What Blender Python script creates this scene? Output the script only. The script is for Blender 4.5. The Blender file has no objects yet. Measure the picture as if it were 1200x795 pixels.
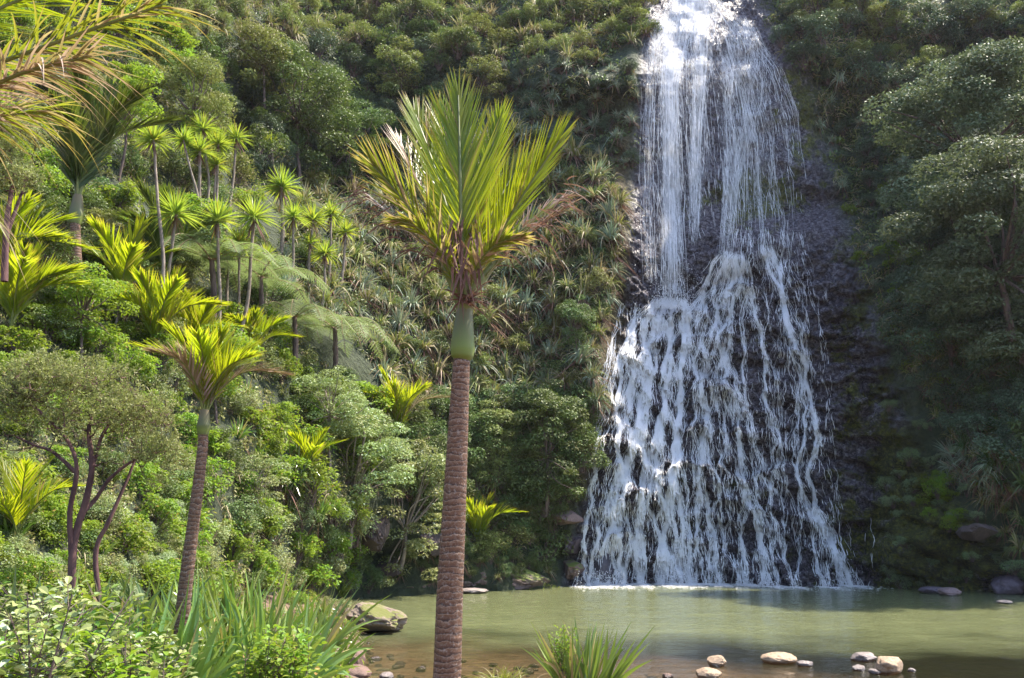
import bpy, math, random
import numpy as np
random.seed(7)
rng = np.random.default_rng(11)
col = bpy.context.scene.collection
scene = bpy.context.scene
R = math.radians

# ------------------------------------------------------------------ camera
F_PX = 1039.0
PITCH = R(12.2)
CAM = np.array([0.0, 0.0, 2.6])
cam_d = bpy.data.cameras.new('camera')
cam = bpy.data.objects.new('camera', cam_d)
col.objects.link(cam)
cam.location = CAM
cam.rotation_euler = (R(90) + PITCH, 0, 0)
cam_d.sensor_width = 36
cam_d.lens = 36 * F_PX / 1200
cam_d.clip_end = 600
scene.camera = cam
SP, CP = math.sin(PITCH), math.cos(PITCH)


def ray(px, py):
    """direction through photo point, scaled so that its y component is 1"""
    u = (np.asarray(px, float) - 600) / F_PX
    v = (np.asarray(py, float) - 397.5) / F_PX
    dy = CP + v * SP
    dz = SP - v * CP
    return np.stack([u / dy, np.ones_like(u * dy), dz / dy], -1)


def at(px, py, Y):
    return CAM + ray(px, py) * np.asarray(Y, float)[..., None]


def ground_at(px, py, z=0.0):
    r = ray(px, py)
    return CAM + r * ((z - CAM[2]) / r[..., 2])[..., None]


def proj(p):
    p = np.asarray(p, float) - CAM
    d = p[..., 1] * CP + p[..., 2] * SP
    u = p[..., 0] / d
    v = -(p[..., 2] * CP - p[..., 1] * SP) / d
    return 600 + u * F_PX, 397.5 + v * F_PX


# ------------------------------------------------------------------ noise
def _hash(ix, iy, iz, seed):
    h = (ix.astype(np.int64) * 374761393 + iy.astype(np.int64) * 668265263 + iz.astype(np.int64) * 2147483647 + seed * 974634777) & 0xFFFFFFFF
    h = ((h ^ (h >> 13)) * 1274126177) & 0xFFFFFFFF
    h = ((h ^ (h >> 16)) * 2246822519) & 0xFFFFFFFF
    return ((h ^ (h >> 15)) & 0xFFFFFF) / float(0xFFFFFF)


def vnoise(x, y, z=None, seed=0):
    x = np.asarray(x, float); y = np.asarray(y, float)
    z = np.zeros_like(x + y) if z is None else np.asarray(z, float)
    x, y, z = np.broadcast_arrays(x, y, z)
    x0, y0, z0 = np.floor(x), np.floor(y), np.floor(z)
    fx, fy, fz = x - x0, y - y0, z - z0
    fx, fy, fz = [f * f * (3 - 2 * f) for f in (fx, fy, fz)]
    r = 0
    for a in (0, 1):
        for b in (0, 1):
            for c in (0, 1):
                w = (fx if a else 1 - fx) * (fy if b else 1 - fy) * (fz if c else 1 - fz)
                r = r + w * _hash(x0 + a, y0 + b, z0 + c, seed)
    return r * 2 - 1


def fbm(x, y, z=None, o=4, seed=0):
    s, a, t = 0, 1.0, 0
    z = np.zeros_like(np.asarray(x, float)) if z is None else z
    for i in range(o):
        s = s + a * vnoise(x, y, z, seed + i)
        t += a; a *= 0.5
        x, y, z = x * 2.03 + 7.1, y * 2.03 + 3.3, z * 2.03 + 1.7
    return s / t


def cells(x, y, seed=0):
    """2D voronoi: F1, F2 and the random value of the nearest cell"""
    x0, y0 = np.floor(x), np.floor(y)
    f1 = np.full(x.shape, 9.0); f2 = np.full(x.shape, 9.0); cid = np.zeros(x.shape)
    zz = np.zeros_like(x0)
    for a in (-1, 0, 1):
        for b in (-1, 0, 1):
            cx, cy = x0 + a, y0 + b
            px = cx + _hash(cx, cy, zz, seed); py = cy + _hash(cx, cy, zz, seed + 5)
            d = np.hypot(px - x, py - y)
            rid = _hash(cx, cy, zz, seed + 9)
            near = d < f1
            f2 = np.where(near, f1, np.minimum(f2, d))
            cid = np.where(near, rid, cid)
            f1 = np.where(near, d, f1)
    return f1, f2, cid


def facets(x, y, seed=0):
    """broken rock: every voronoi cell is a flat face with its own height and tilt"""
    x0, y0 = np.floor(x), np.floor(y); zz = np.zeros_like(x0)
    f1 = np.full(x.shape, 9.0); h = np.zeros(x.shape)
    for a in (-1, 0, 1):
        for b in (-1, 0, 1):
            cx, cy = x0 + a, y0 + b
            dx = cx + _hash(cx, cy, zz, seed) - x; dy = cy + _hash(cx, cy, zz, seed + 5) - y
            d = dx * dx + dy * dy
            hh = (_hash(cx, cy, zz, seed + 9) - .5) + dx * (_hash(cx, cy, zz, seed + 13) - .5) * 1.6 + dy * (_hash(cx, cy, zz, seed + 17) - .2) * 1.6
            near = d < f1
            h = np.where(near, hh, h); f1 = np.where(near, d, f1)
    return h


def nrm(v):
    return v / np.maximum(np.linalg.norm(v, axis=-1, keepdims=True), 1e-9)


# ------------------------------------------------------------------ mesh helper
class MB:
    """collects quads and builds ONE mesh object; per point attribute 'leaf' = (t along leaf, random per leaf, random per clump)"""
    def __init__(self):
        self.V = []; self.F = []; self.A = []; self.M = []; self.n = 0

    def add(self, V, F, A=None, m=0):
        V = np.asarray(V, float).reshape(-1, 3); F = np.asarray(F, int).reshape(-1, 4)
        self.V.append(V); self.F.append(F + self.n)
        self.A.append(np.zeros((len(V), 3)) if A is None else np.asarray(A, float).reshape(-1, 3))
        self.M.append(np.full(len(F), m)); self.n += len(V)

    def mesh(self, name, mats, smooth=False):
        V = np.concatenate(self.V); F = np.concatenate(self.F); A = np.concatenate(self.A); M = np.concatenate(self.M)
        me = bpy.data.meshes.new(name)
        me.vertices.add(len(V)); me.vertices.foreach_set('co', V.ravel())
        me.loops.add(F.size); me.loops.foreach_set('vertex_index', F.ravel().astype(np.int32))
        me.polygons.add(len(F)); me.polygons.foreach_set('loop_start', np.arange(0, F.size, 4, dtype=np.int32))
        me.polygons.foreach_set('loop_total', np.full(len(F), 4, dtype=np.int32))
        if not isinstance(mats, (list, tuple)): mats = [mats]
        for m in mats: me.materials.append(m)
        me.polygons.foreach_set('material_index', M.astype(np.int32))
        at_ = me.attributes.new('leaf', 'FLOAT_COLOR', 'POINT')
        at_.data.foreach_set('color', np.concatenate([A, np.ones((len(A), 1))], 1).astype(np.float32).ravel())
        me.update(calc_edges=True)
        me.polygons.foreach_set('use_smooth', np.full(len(F), bool(smooth)))
        return me

    def build(self, name, mats, parent=None, smooth=False):
        return link(name, self.mesh(name, mats, smooth), parent)


def link(name, me, parent=None):
    o = bpy.data.objects.new(name, me); col.objects.link(o)
    if parent is not None: o.parent = parent
    return o


def empty(name, loc, rz=0.0, s=1.0):
    o = bpy.data.objects.new(name, None); col.objects.link(o)
    o.location = [float(c) for c in loc]; o.rotation_euler = (0, 0, rz); o.scale = (s, s, s); o.empty_display_size = 0.2
    return o


def tag(o, label, cat, group=None):
    o['label'] = label; o['category'] = cat
    if group: o['group'] = group
    elif 'group' in o: del o['group']
    return o


def copy_thing(o, loc, rot, s):
    """copy of a thing with copies of its parts and sub-parts"""
    c = o.copy(); col.objects.link(c)
    c.location = [float(v) for v in loc]; c.rotation_euler = rot
    c.scale = s if isinstance(s, tuple) else (s, s, s)
    for ch in list(o.children):
        d = ch.copy(); col.objects.link(d); d.parent = c
        for g in list(ch.children):
            e = g.copy(); col.objects.link(e); e.parent = d
    return c


# ------------------------------------------------------------------ shape helpers
def blades(base, d, L, W, droop, ns=4, fold=0.0, prof='taper', ref=None, clump=0.0, tw=0.0, r0=None):
    """N leaf strips. base,d (N,3); L,W,droop scalars or (N,)"""
    base = np.asarray(base, float); d = nrm(np.asarray(d, float)); N = len(base)
    L = np.broadcast_to(L, (N,)).astype(float); W = np.broadcast_to(W, (N,)); droop = np.broadcast_to(droop, (N,))
    t = np.linspace(0, 1, ns + 1)
    if ref is None:
        ref = nrm(rng.normal(size=(N, 3)) + np.array([0, 0, 0.6]))
    side0 = nrm(np.cross(d, ref))
    pos = base[:, None] + d[:, None] * (L[:, None] * t)[..., None]
    pos[..., 2] -= (droop * L)[:, None] * t ** 2.0
    tan = d[:, None] * np.ones((1, ns + 1, 1))
    tan = tan.copy(); tan[..., 2] -= 2 * droop[:, None] * t
    tan = nrm(tan)
    side = nrm(side0[:, None] - tan * np.sum(side0[:, None] * tan, -1, keepdims=True))
    if tw:
        a = tw * t[None, :, None] * rng.normal(size=(N, 1, 1))
        side = side * np.cos(a) + np.cross(tan, side) * np.sin(a)
    nor = np.cross(side, tan)
    if prof == 'taper': w = np.clip(1.0 - t ** 1.8, 0.03, 1) * np.minimum(1, 0.55 + 3 * t)
    elif prof == 'oval': w = np.clip(np.sin(np.pi * np.clip(t * 0.94 + 0.05, 0, 1)) ** 0.8, 0.05, 1)
    elif prof == 'blade': w = np.clip((1.0 - t) * 1.6, 0.03, 1)
    else: w = np.clip(1 - t, 0.04, 1)
    wv = (W[:, None] * w)[..., None] * 0.5
    rnd = rng.random(N) if r0 is None else r0
    cl = np.broadcast_to(clump, (N,))
    if fold:
        rows = np.stack([pos - side * wv + nor * wv * fold, pos, pos + side * wv + nor * wv * fold], 2); k = 3
    else:
        rows = np.stack([pos - side * wv, pos + side * wv], 2); k = 2
    V = rows.reshape(-1, 3)
    idx = np.arange(N * (ns + 1) * k).reshape(N, ns + 1, k)
    F = np.stack([idx[:, :-1, :-1], idx[:, :-1, 1:], idx[:, 1:, 1:], idx[:, 1:, :-1]], -1).reshape(-1, 4)
    A = np.empty((N, ns + 1, k, 3)); A[..., 0] = t[None, :, None]; A[..., 1] = rnd[:, None, None]; A[..., 2] = cl[:, None, None]
    return V, F, A


def leafq(P, d, n, L, W, clump=0.0):
    """single-quad leaves (a slightly folded rhombus) for far foliage"""
    d = nrm(d); s = nrm(np.cross(d, n)); N = len(P)
    L = np.broadcast_to(L, (N,))[:, None]; W = np.broadcast_to(W, (N,))[:, None]
    up = np.cross(s, d)
    V = np.stack([P, P + d * L * 0.45 - s * W * 0.5 + up * W * 0.15, P + d * L, P + d * L * 0.45 + s * W * 0.5 + up * W * 0.15], 1)
    F = np.arange(N * 4).reshape(N, 4)
    A = np.empty((N, 4, 3)); A[..., 0] = np.array([0, .5, 1, .5]); A[..., 1] = rng.random(N)[:, None]
    A[..., 2] = np.broadcast_to(clump, (N,))[:, None]
    return V, F, A


def tube(P, r, n=6, jit=0.0):
    P = np.asarray(P, float); m = len(P); r = np.broadcast_to(r, (m,))
    T = nrm(np.gradient(P, axis=0))
    ref = np.array([1.0, 0.2, 0.0]) if abs(T[0][0]) < 0.9 else np.array([0, 1.0, 0])
    s = nrm(np.cross(T, ref)); b = np.cross(T, s)
    a = np.linspace(0, 2 * np.pi, n, endpoint=False)
    rr = r[:, None] * (1 + (rng.normal(size=(m, n)) * jit if jit else 0))
    V = P[:, None] + (s[:, None] * np.cos(a)[None, :, None] + b[:, None] * np.sin(a)[None, :, None]) * rr[..., None]
    idx = np.arange(m * n).reshape(m, n); nx = np.roll(idx, -1, 1)
    F = np.stack([idx[:-1], nx[:-1], nx[1:], idx[1:]], -1).reshape(-1, 4)
    A = np.empty((m, n, 3)); A[..., 0] = np.linspace(0, 1, m)[:, None]; A[..., 1] = rng.random(); A[..., 2] = 0
    return V, F, A


def curve(P, n):
    """smooth catmull-rom through P, n samples"""
    P = np.asarray(P, float)
    Q = np.concatenate([[2 * P[0] - P[1]], P, [2 * P[-1] - P[-2]]])
    u = np.linspace(0, len(P) - 1 - 1e-6, n); i = u.astype(int); f = (u - i)[:, None]
    a, b, c, d = Q[i], Q[i + 1], Q[i + 2], Q[i + 3]
    return 0.5 * (2 * b + (c - a) * f + (2 * a - 5 * b + 4 * c - d) * f ** 2 + (3 * b - a - 3 * c + d) * f ** 3)


def grid_faces(ny, nx, mask=None):
    idx = np.arange(ny * nx).reshape(ny, nx)
    F = np.stack([idx[:-1, :-1], idx[1:, :-1], idx[1:, 1:], idx[:-1, 1:]], -1)
    return F.reshape(-1, 4) if mask is None else F[mask]


# ------------------------------------------------------------------ materials
def newmat(name):
    m = bpy.data.materials.new(name); m.use_nodes = True
    nt = m.node_tree; nt.nodes.clear()
    return m, nt, nt.nodes, nt.links


def out(nt, sh, disp=None):
    o = nt.nodes.new('ShaderNodeOutputMaterial'); nt.links.new(sh, o.inputs['Surface'])
    if disp is not None: nt.links.new(disp, o.inputs['Displacement'])


def N(nt, t, **kw):
    n = nt.nodes.new(t)
    for k, v in kw.items():
        if k in n.inputs.keys(): n.inputs[k].default_value = v
        else: setattr(n, k, v)
    return n


def ramp(nt, fac, stops):
    r = nt.nodes.new('ShaderNodeValToRGB'); nt.links.new(fac, r.inputs[0])
    el = r.color_ramp.elements
    while len(el) < len(stops): el.new(0.5)
    for e, (p, c) in zip(el, stops):
        e.position = p; e.color = (c[0], c[1], c[2], 1) if len(c) == 3 else c
    return r.outputs[0]


def math_(nt, op, a, b=None, c=None, clamp=False):
    n = nt.nodes.new('ShaderNodeMath'); n.operation = op; n.use_clamp = clamp
    for i, v in enumerate((a, b, c)):
        if v is None: continue
        if isinstance(v, (int, float)): n.inputs[i].default_value = v
        else: nt.links.new(v, n.inputs[i])
    return n.outputs[0]


def mix(nt, f, a, b, t='RGBA'):
    n = nt.nodes.new('ShaderNodeMix'); n.data_type = t
    A, B, O = (6, 7, 2) if t == 'RGBA' else (2, 3, 0)
    for i, v in ((0, f), (A, a), (B, b)):
        if isinstance(v, (int, float)): n.inputs[i].default_value = v
        elif isinstance(v, tuple): n.inputs[i].default_value = (*v, 1) if len(v) == 3 else v
        else: nt.links.new(v, n.inputs[i])
    return n.outputs[O]


def leafmat(name, c1, c2, tip=None, tip0=0.75, trans=0.4, tcol=None, rough=0.4, spec=0.5, hv=0.03, dead=None, deadp=0.0):
    m, nt, nd, lk = newmat(name)
    a = N(nt, 'ShaderNodeAttribute', attribute_name='leaf')
    s = N(nt, 'ShaderNodeSeparateColor'); lk.new(a.outputs['Color'], s.inputs[0])
    oi = N(nt, 'ShaderNodeObjectInfo')
    c = mix(nt, s.outputs[1], c1, c2)
    if tip is not None:
        # each leaf browns from its tip over its own length
        k = math_(nt, 'ADD', s.outputs[0], math_(nt, 'MULTIPLY', s.outputs[1], 0.25))
        mr = N(nt, 'ShaderNodeMapRange'); lk.new(k, mr.inputs[0]); mr.inputs[1].default_value = tip0; mr.inputs[2].default_value = tip0 + 0.3
        c = mix(nt, mr.outputs[0], c, tip)
    if dead is not None:
        g = math_(nt, 'LESS_THAN', math_(nt, 'FRACT', math_(nt, 'MULTIPLY', s.outputs[1], 37.7)), deadp)
        c = mix(nt, g, c, dead)
    h = N(nt, 'ShaderNodeHueSaturation')
    lk.new(c, h.inputs['Color'])
    lk.new(math_(nt, 'ADD', math_(nt, 'MULTIPLY', math_(nt, 'SUBTRACT', oi.outputs['Random'], 0.5), hv), math_(nt, 'ADD', math_(nt, 'MULTIPLY', math_(nt, 'SUBTRACT', s.outputs[2], 0.5), hv), 0.5)), h.inputs['Hue'])
    lk.new(math_(nt, 'ADD', 0.72, math_(nt, 'ADD', math_(nt, 'MULTIPLY', oi.outputs['Random'], 0.3), math_(nt, 'MULTIPLY', s.outputs[2], 0.3))), h.inputs['Value'])
    p = N(nt, 'ShaderNodeBsdfPrincipled', Roughness=rough)
    p.inputs['Specular IOR Level'].default_value = spec
    lk.new(h.outputs[0], p.inputs['Base Color'])
    t = N(nt, 'ShaderNodeBsdfTranslucent')
    tc = tcol if tcol is not None else tuple(min(1, v * k) for v, k in zip(c1, (1.9, 1.7, 0.8)))
    tm = mix(nt, 0.6, h.outputs[0], tc)
    if tip is not None or dead is not None: tm = mix(nt, 0.45, h.outputs[0], tc)
    lk.new(tm, t.inputs[0])
    ms = N(nt, 'ShaderNodeMixShader'); ms.inputs[0].default_value = trans
    lk.new(p.outputs[0], ms.inputs[1]); lk.new(t.outputs[0], ms.inputs[2])
    out(nt, ms.outputs[0])
    return m


def barkmat(name, c1, c2, scale=8.0, stretch=(1, 1, 1), rough=0.85, bump=0.4):
    m, nt, nd, lk = newmat(name)
    tc = N(nt, 'ShaderNodeTexCoord'); mp = N(nt, 'ShaderNodeMapping'); lk.new(tc.outputs['Object'], mp.inputs[0]); mp.inputs['Scale'].default_value = stretch
    nz = N(nt, 'ShaderNodeTexNoise', Scale=scale, Detail=5.0, Roughness=0.65); lk.new(mp.outputs[0], nz.inputs['Vector'])
    c = ramp(nt, nz.outputs[0], [(0.35, c1), (0.65, c2)])
    p = N(nt, 'ShaderNodeBsdfPrincipled', Roughness=rough); lk.new(c, p.inputs['Base Color'])
    b = N(nt, 'ShaderNodeBump', Strength=bump, Distance=0.02); lk.new(nz.outputs[0], b.inputs['Height']); lk.new(b.outputs[0], p.inputs['Normal'])
    out(nt, p.outputs[0]); return m


def rockmat(name, c1, c2, moss=None, mossamt=0.0, wet=0.4, scale=2.0):
    m, nt, nd, lk = newmat(name)
    tc = N(nt, 'ShaderNodeTexCoord'); g = N(nt, 'ShaderNodeNewGeometry')
    n1 = N(nt, 'ShaderNodeTexNoise', Scale=scale, Detail=8.0, Roughness=0.65); lk.new(tc.outputs['Object'], n1.inputs['Vector'])
    n2 = N(nt, 'ShaderNodeTexNoise', Scale=scale * 9, Detail=5.0, Roughness=0.7); lk.new(tc.outputs['Object'], n2.inputs['Vector'])
    c = ramp(nt, n1.outputs[0], [(0.3, c1), (0.7, c2)])
    c = mix(nt, math_(nt, 'MULTIPLY', math_(nt, 'SUBTRACT', n2.outputs[0], 0.42), 1.6, clamp=True), c, tuple(v * 1.5 for v in c2))
    if moss is not None:
        sx = N(nt, 'ShaderNodeSeparateXYZ'); lk.new(g.outputs['Normal'], sx.inputs[0])
        f = math_(nt, 'ADD', math_(nt, 'MULTIPLY', sx.outputs[2], 0.5), math_(nt, 'MULTIPLY', math_(nt, 'SUBTRACT', n1.outputs[0], 0.5), 2.5))
        f = math_(nt, 'ADD', f, mossamt - 0.5)
        mr = N(nt, 'ShaderNodeMapRange'); lk.new(f, mr.inputs[0]); mr.inputs[1].default_value = 0.0; mr.inputs[2].default_value = 0.25
        c = mix(nt, mr.outputs[0], c, moss)
    # stone stays dark and shiny just above the water level
    sp = N(nt, 'ShaderNodeSeparateXYZ'); lk.new(g.outputs['Position'], sp.inputs[0])
    wl = N(nt, 'ShaderNodeMapRange'); lk.new(math_(nt, 'ADD', sp.outputs[2], math_(nt, 'MULTIPLY', n2.outputs[0], -0.06)), wl.inputs[0]); wl.inputs[1].default_value = 0.0; wl.inputs[2].default_value = 0.05
    c = mix(nt, wl.outputs[0], mix(nt, 0.72, c, (0.012, 0.010, 0.010)), c)
    p = N(nt, 'ShaderNodeBsdfPrincipled', Roughness=1 - wet); lk.new(c, p.inputs['Base Color'])
    lk.new(math_(nt, 'ADD', 0.25, math_(nt, 'MULTIPLY', wl.outputs[0], 0.75 - wet)), p.inputs['Roughness'])
    b = N(nt, 'ShaderNodeBump', Strength=0.6, Distance=0.05); lk.new(n2.outputs[0], b.inputs['Height']); lk.new(b.outputs[0], p.inputs['Normal'])
    out(nt, p.outputs[0]); return m


# dark bush: many hillside greens
M = {}
M['nikau'] = leafmat('nikau_leaf', (0.14, 0.22, 0.012), (0.23, 0.26, 0.015), tip=(0.40, 0.20, 0.05), tip0=0.88, trans=0.6, tcol=(0.62, 0.70, 0.01), rough=0.35, hv=0.02, dead=(0.28, 0.16, 0.09), deadp=0.05)
M['nikau_dry'] = leafmat('nikau_dry_leaf', (0.17, 0.16, 0.05), (0.28, 0.19, 0.12), tip=(0.33, 0.21, 0.17), tip0=0.5, trans=0.3, tcol=(0.4, 0.3, 0.08), rough=0.5, dead=(0.42, 0.30, 0.27), deadp=0.4)
M['nikau_old'] = leafmat('nikau_old_leaf', (0.11, 0.17, 0.015), (0.18, 0.20, 0.02), tip=(0.32, 0.17, 0.09), tip0=0.65, trans=0.4, tcol=(0.45, 0.48, 0.02), rough=0.4, dead=(0.42, 0.27, 0.22), deadp=0.3)
M['dead'] = leafmat('dead_leaf', (0.14, 0.075, 0.045), (0.26, 0.15, 0.10), trans=0.25, tcol=(0.30, 0.19, 0.12), rough=0.8)
M['nikau_dark'] = leafmat('nikau_shaded_leaf', (0.035, 0.065, 0.014), (0.07, 0.10, 0.02), tip=(0.16, 0.14, 0.04), tip0=0.9, trans=0.3, tcol=(0.22, 0.28, 0.02), rough=0.4)  # darkened copy of the nikau leaf, the palm's shade put into its colour
M['cabbage'] = leafmat('cabbage_tree_leaf', (0.14, 0.25, 0.035), (0.26, 0.33, 0.05), trans=0.45, tcol=(0.52, 0.62, 0.03), rough=0.35, hv=0.03, dead=(0.36, 0.26, 0.05), deadp=0.08)
M['fern'] = leafmat('fern_leaf', (0.20, 0.27, 0.12), (0.27, 0.34, 0.17), trans=0.35, tcol=(0.3, 0.4, 0.1), rough=0.45)
M['kanuka'] = leafmat('kanuka_leaf', (0.185, 0.215, 0.058), (0.293, 0.304, 0.097), trans=0.35, tcol=(0.32, 0.4, 0.1), rough=0.5, hv=0.04)
M['olive'] = leafmat('olive_bush_leaf', (0.152, 0.173, 0.044), (0.287, 0.281, 0.088), trans=0.3, tcol=(0.2, 0.28, 0.05), rough=0.5, spec=0.3, hv=0.06)
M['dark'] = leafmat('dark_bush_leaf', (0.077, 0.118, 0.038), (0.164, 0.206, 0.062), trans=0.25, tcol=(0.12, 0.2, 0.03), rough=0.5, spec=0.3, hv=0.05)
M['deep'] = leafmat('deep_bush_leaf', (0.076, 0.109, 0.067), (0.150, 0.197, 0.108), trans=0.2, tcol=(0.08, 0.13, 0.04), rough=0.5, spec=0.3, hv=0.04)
M['pale'] = leafmat('pale_bush_leaf', (0.164, 0.202, 0.063), (0.300, 0.314, 0.116), trans=0.3, tcol=(0.3, 0.4, 0.08), rough=0.5, spec=0.3, hv=0.05, dead=(0.4, 0.45, 0.3), deadp=0.12)
M['bright'] = leafmat('bright_bush_leaf', (0.110, 0.190, 0.016), (0.220, 0.290, 0.032), trans=0.42, tcol=(0.38, 0.55, 0.03), rough=0.5, spec=0.3, hv=0.04, dead=(0.35, 0.22, 0.06), deadp=0.03)
M['pohut'] = leafmat('grey_green_leaf', (0.069, 0.101, 0.051), (0.178, 0.209, 0.127), trans=0.2, tcol=(0.2, 0.25, 0.08), rough=0.5, spec=0.12, hv=0.03)
M['sedge'] = leafmat('sedge_leaf', (0.121, 0.150, 0.036), (0.282, 0.268, 0.072), trans=0.3, tcol=(0.2, 0.26, 0.05), rough=0.5, spec=0.3, hv=0.06, dead=(0.40, 0.32, 0.20), deadp=0.38)
M['sedge_dry'] = leafmat('dry_sedge_leaf', (0.22, 0.19, 0.09), (0.34, 0.28, 0.16), trans=0.3, rough=0.5, hv=0.04, tcol=(0.4, 0.3, 0.1))
M['sedge_grey'] = leafmat('grey_sedge_leaf', (0.155, 0.202, 0.124), (0.310, 0.358, 0.248), trans=0.25, rough=0.5, spec=0.3, hv=0.04, tcol=(0.2, 0.25, 0.1), dead=(0.35, 0.27, 0.18), deadp=0.15)
M['flax'] = leafmat('flax_leaf', (0.090, 0.162, 0.026), (0.210, 0.284, 0.058), trans=0.3, tcol=(0.3, 0.42, 0.03), rough=0.25, spec=0.6, hv=0.04, dead=(0.40, 0.29, 0.12), deadp=0.10)
M['flax_dark'] = leafmat('dark_flax_leaf', (0.045, 0.090, 0.030), (0.120, 0.165, 0.053), trans=0.25, tcol=(0.16, 0.22, 0.03), rough=0.25, spec=0.6, dead=(0.28, 0.2, 0.12), deadp=0.08)
M['grass'] = leafmat('grass_leaf', (0.134, 0.190, 0.016), (0.268, 0.300, 0.040), trans=0.35, tcol=(0.4, 0.5, 0.04), rough=0.4, dead=(0.45, 0.38, 0.2), deadp=0.15)
M['bark'] = barkmat('brown_bark', (0.05, 0.032, 0.028), (0.16, 0.11, 0.09), 6, (1, 1, 0.25))
M['bark_red'] = barkmat('reddish_bark', (0.05, 0.02, 0.022), (0.15, 0.07, 0.06), 8, (1, 1, 0.3))
M['bark_pale'] = barkmat('pale_bark', (0.12, 0.09, 0.07), (0.30, 0.24, 0.19), 9, (1, 1, 0.4))
M['rachis'] = barkmat('frond_stalk', (0.09, 0.12, 0.02), (0.16, 0.17, 0.04), 4, bump=0.1, rough=0.5)
M['rachis_dry'] = barkmat('dry_frond_stalk', (0.2, 0.12, 0.07), (0.32, 0.22, 0.15), 6, bump=0.2)


def palm_trunk_mat():
    m, nt, nd, lk = newmat('ringed_trunk')
    tc = N(nt, 'ShaderNodeTexCoord'); sx = N(nt, 'ShaderNodeSeparateXYZ'); lk.new(tc.outputs['Object'], sx.inputs[0])
    nz = N(nt, 'ShaderNodeTexNoise', Scale=5.0, Detail=4.0); lk.new(tc.outputs['Object'], nz.inputs['Vector'])
    n2 = N(nt, 'ShaderNodeTexNoise', Scale=38.0, Detail=6.0, Roughness=0.75); lk.new(tc.outputs['Object'], n2.inputs['Vector'])
    z = math_(nt, 'ADD', sx.outputs[2], math_(nt, 'MULTIPLY', nz.outputs[0], 0.16))
    saw = math_(nt, 'FRACT', math_(nt, 'MULTIPLY', z, 17.0))
    c = ramp(nt, saw, [(0.0, (0.04, 0.024, 0.02)), (0.2, (0.125, 0.06, 0.034)), (0.75, (0.19, 0.098, 0.055)), (0.93, (0.30, 0.20, 0.14)), (1.0, (0.08, 0.045, 0.035))])
    sp = N(nt, 'ShaderNodeMapRange'); lk.new(n2.outputs[0], sp.inputs[0]); sp.inputs[1].default_value = 0.52; sp.inputs[2].default_value = 0.68
    c = mix(nt, math_(nt, 'MULTIPLY', sp.outputs[0], 0.6), c, (0.42, 0.38, 0.34))
    dk = N(nt, 'ShaderNodeMapRange'); lk.new(n2.outputs[0], dk.inputs[0]); dk.inputs[1].default_value = 0.45; dk.inputs[2].default_value = 0.33
    c = mix(nt, math_(nt, 'MULTIPLY', dk.outputs[0], 0.6), c, (0.05, 0.03, 0.03))
    p = N(nt, 'ShaderNodeBsdfPrincipled', Roughness=0.85); lk.new(c, p.inputs['Base Color'])
    b = N(nt, 'ShaderNodeBump', Strength=0.7, Distance=0.02); lk.new(math_(nt, 'ADD', saw, math_(nt, 'MULTIPLY', n2.outputs[0], 0.8)), b.inputs['Height']); lk.new(b.outputs[0], p.inputs['Normal'])
    out(nt, p.outputs[0]); return m


M['palm_trunk'] = palm_trunk_mat()


def shaft_mat():
    m, nt, nd, lk = newmat('crownshaft')
    a = N(nt, 'ShaderNodeAttribute', attribute_name='leaf'); s = N(nt, 'ShaderNodeSeparateColor'); lk.new(a.outputs['Color'], s.inputs[0])
    tc = N(nt, 'ShaderNodeTexCoord'); mp = N(nt, 'ShaderNodeMapping'); mp.inputs['Scale'].default_value = (14, 14, 2.5); lk.new(tc.outputs['Object'], mp.inputs[0])
    nz = N(nt, 'ShaderNodeTexNoise', Scale=1.5, Detail=5.0, Roughness=0.7); lk.new(mp.outputs[0], nz.inputs['Vector'])
    c = ramp(nt, s.outputs[0], [(0, (0.08, 0.12, 0.012)), (0.25, (0.13, 0.20, 0.015)), (0.55, (0.07, 0.10, 0.025)), (1, (0.13, 0.10, 0.045))])
    c = mix(nt, math_(nt, 'MULTIPLY', nz.outputs[0], 0.45), c, (0.20, 0.13, 0.07))
    p = N(nt, 'ShaderNodeBsdfPrincipled', Roughness=0.6); lk.new(c, p.inputs['Base Color'])
    b = N(nt, 'ShaderNodeBump', Strength=0.25, Distance=0.01); lk.new(nz.outputs[0], b.inputs['Height']); lk.new(b.outputs[0], p.inputs['Normal'])
    out(nt, p.outputs[0]); return m


M['shaft'] = shaft_mat()

# ------------------------------------------------------------------ terrain of the gorge
def gz(py):
    return float(ground_at(600, py)[1])


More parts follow.
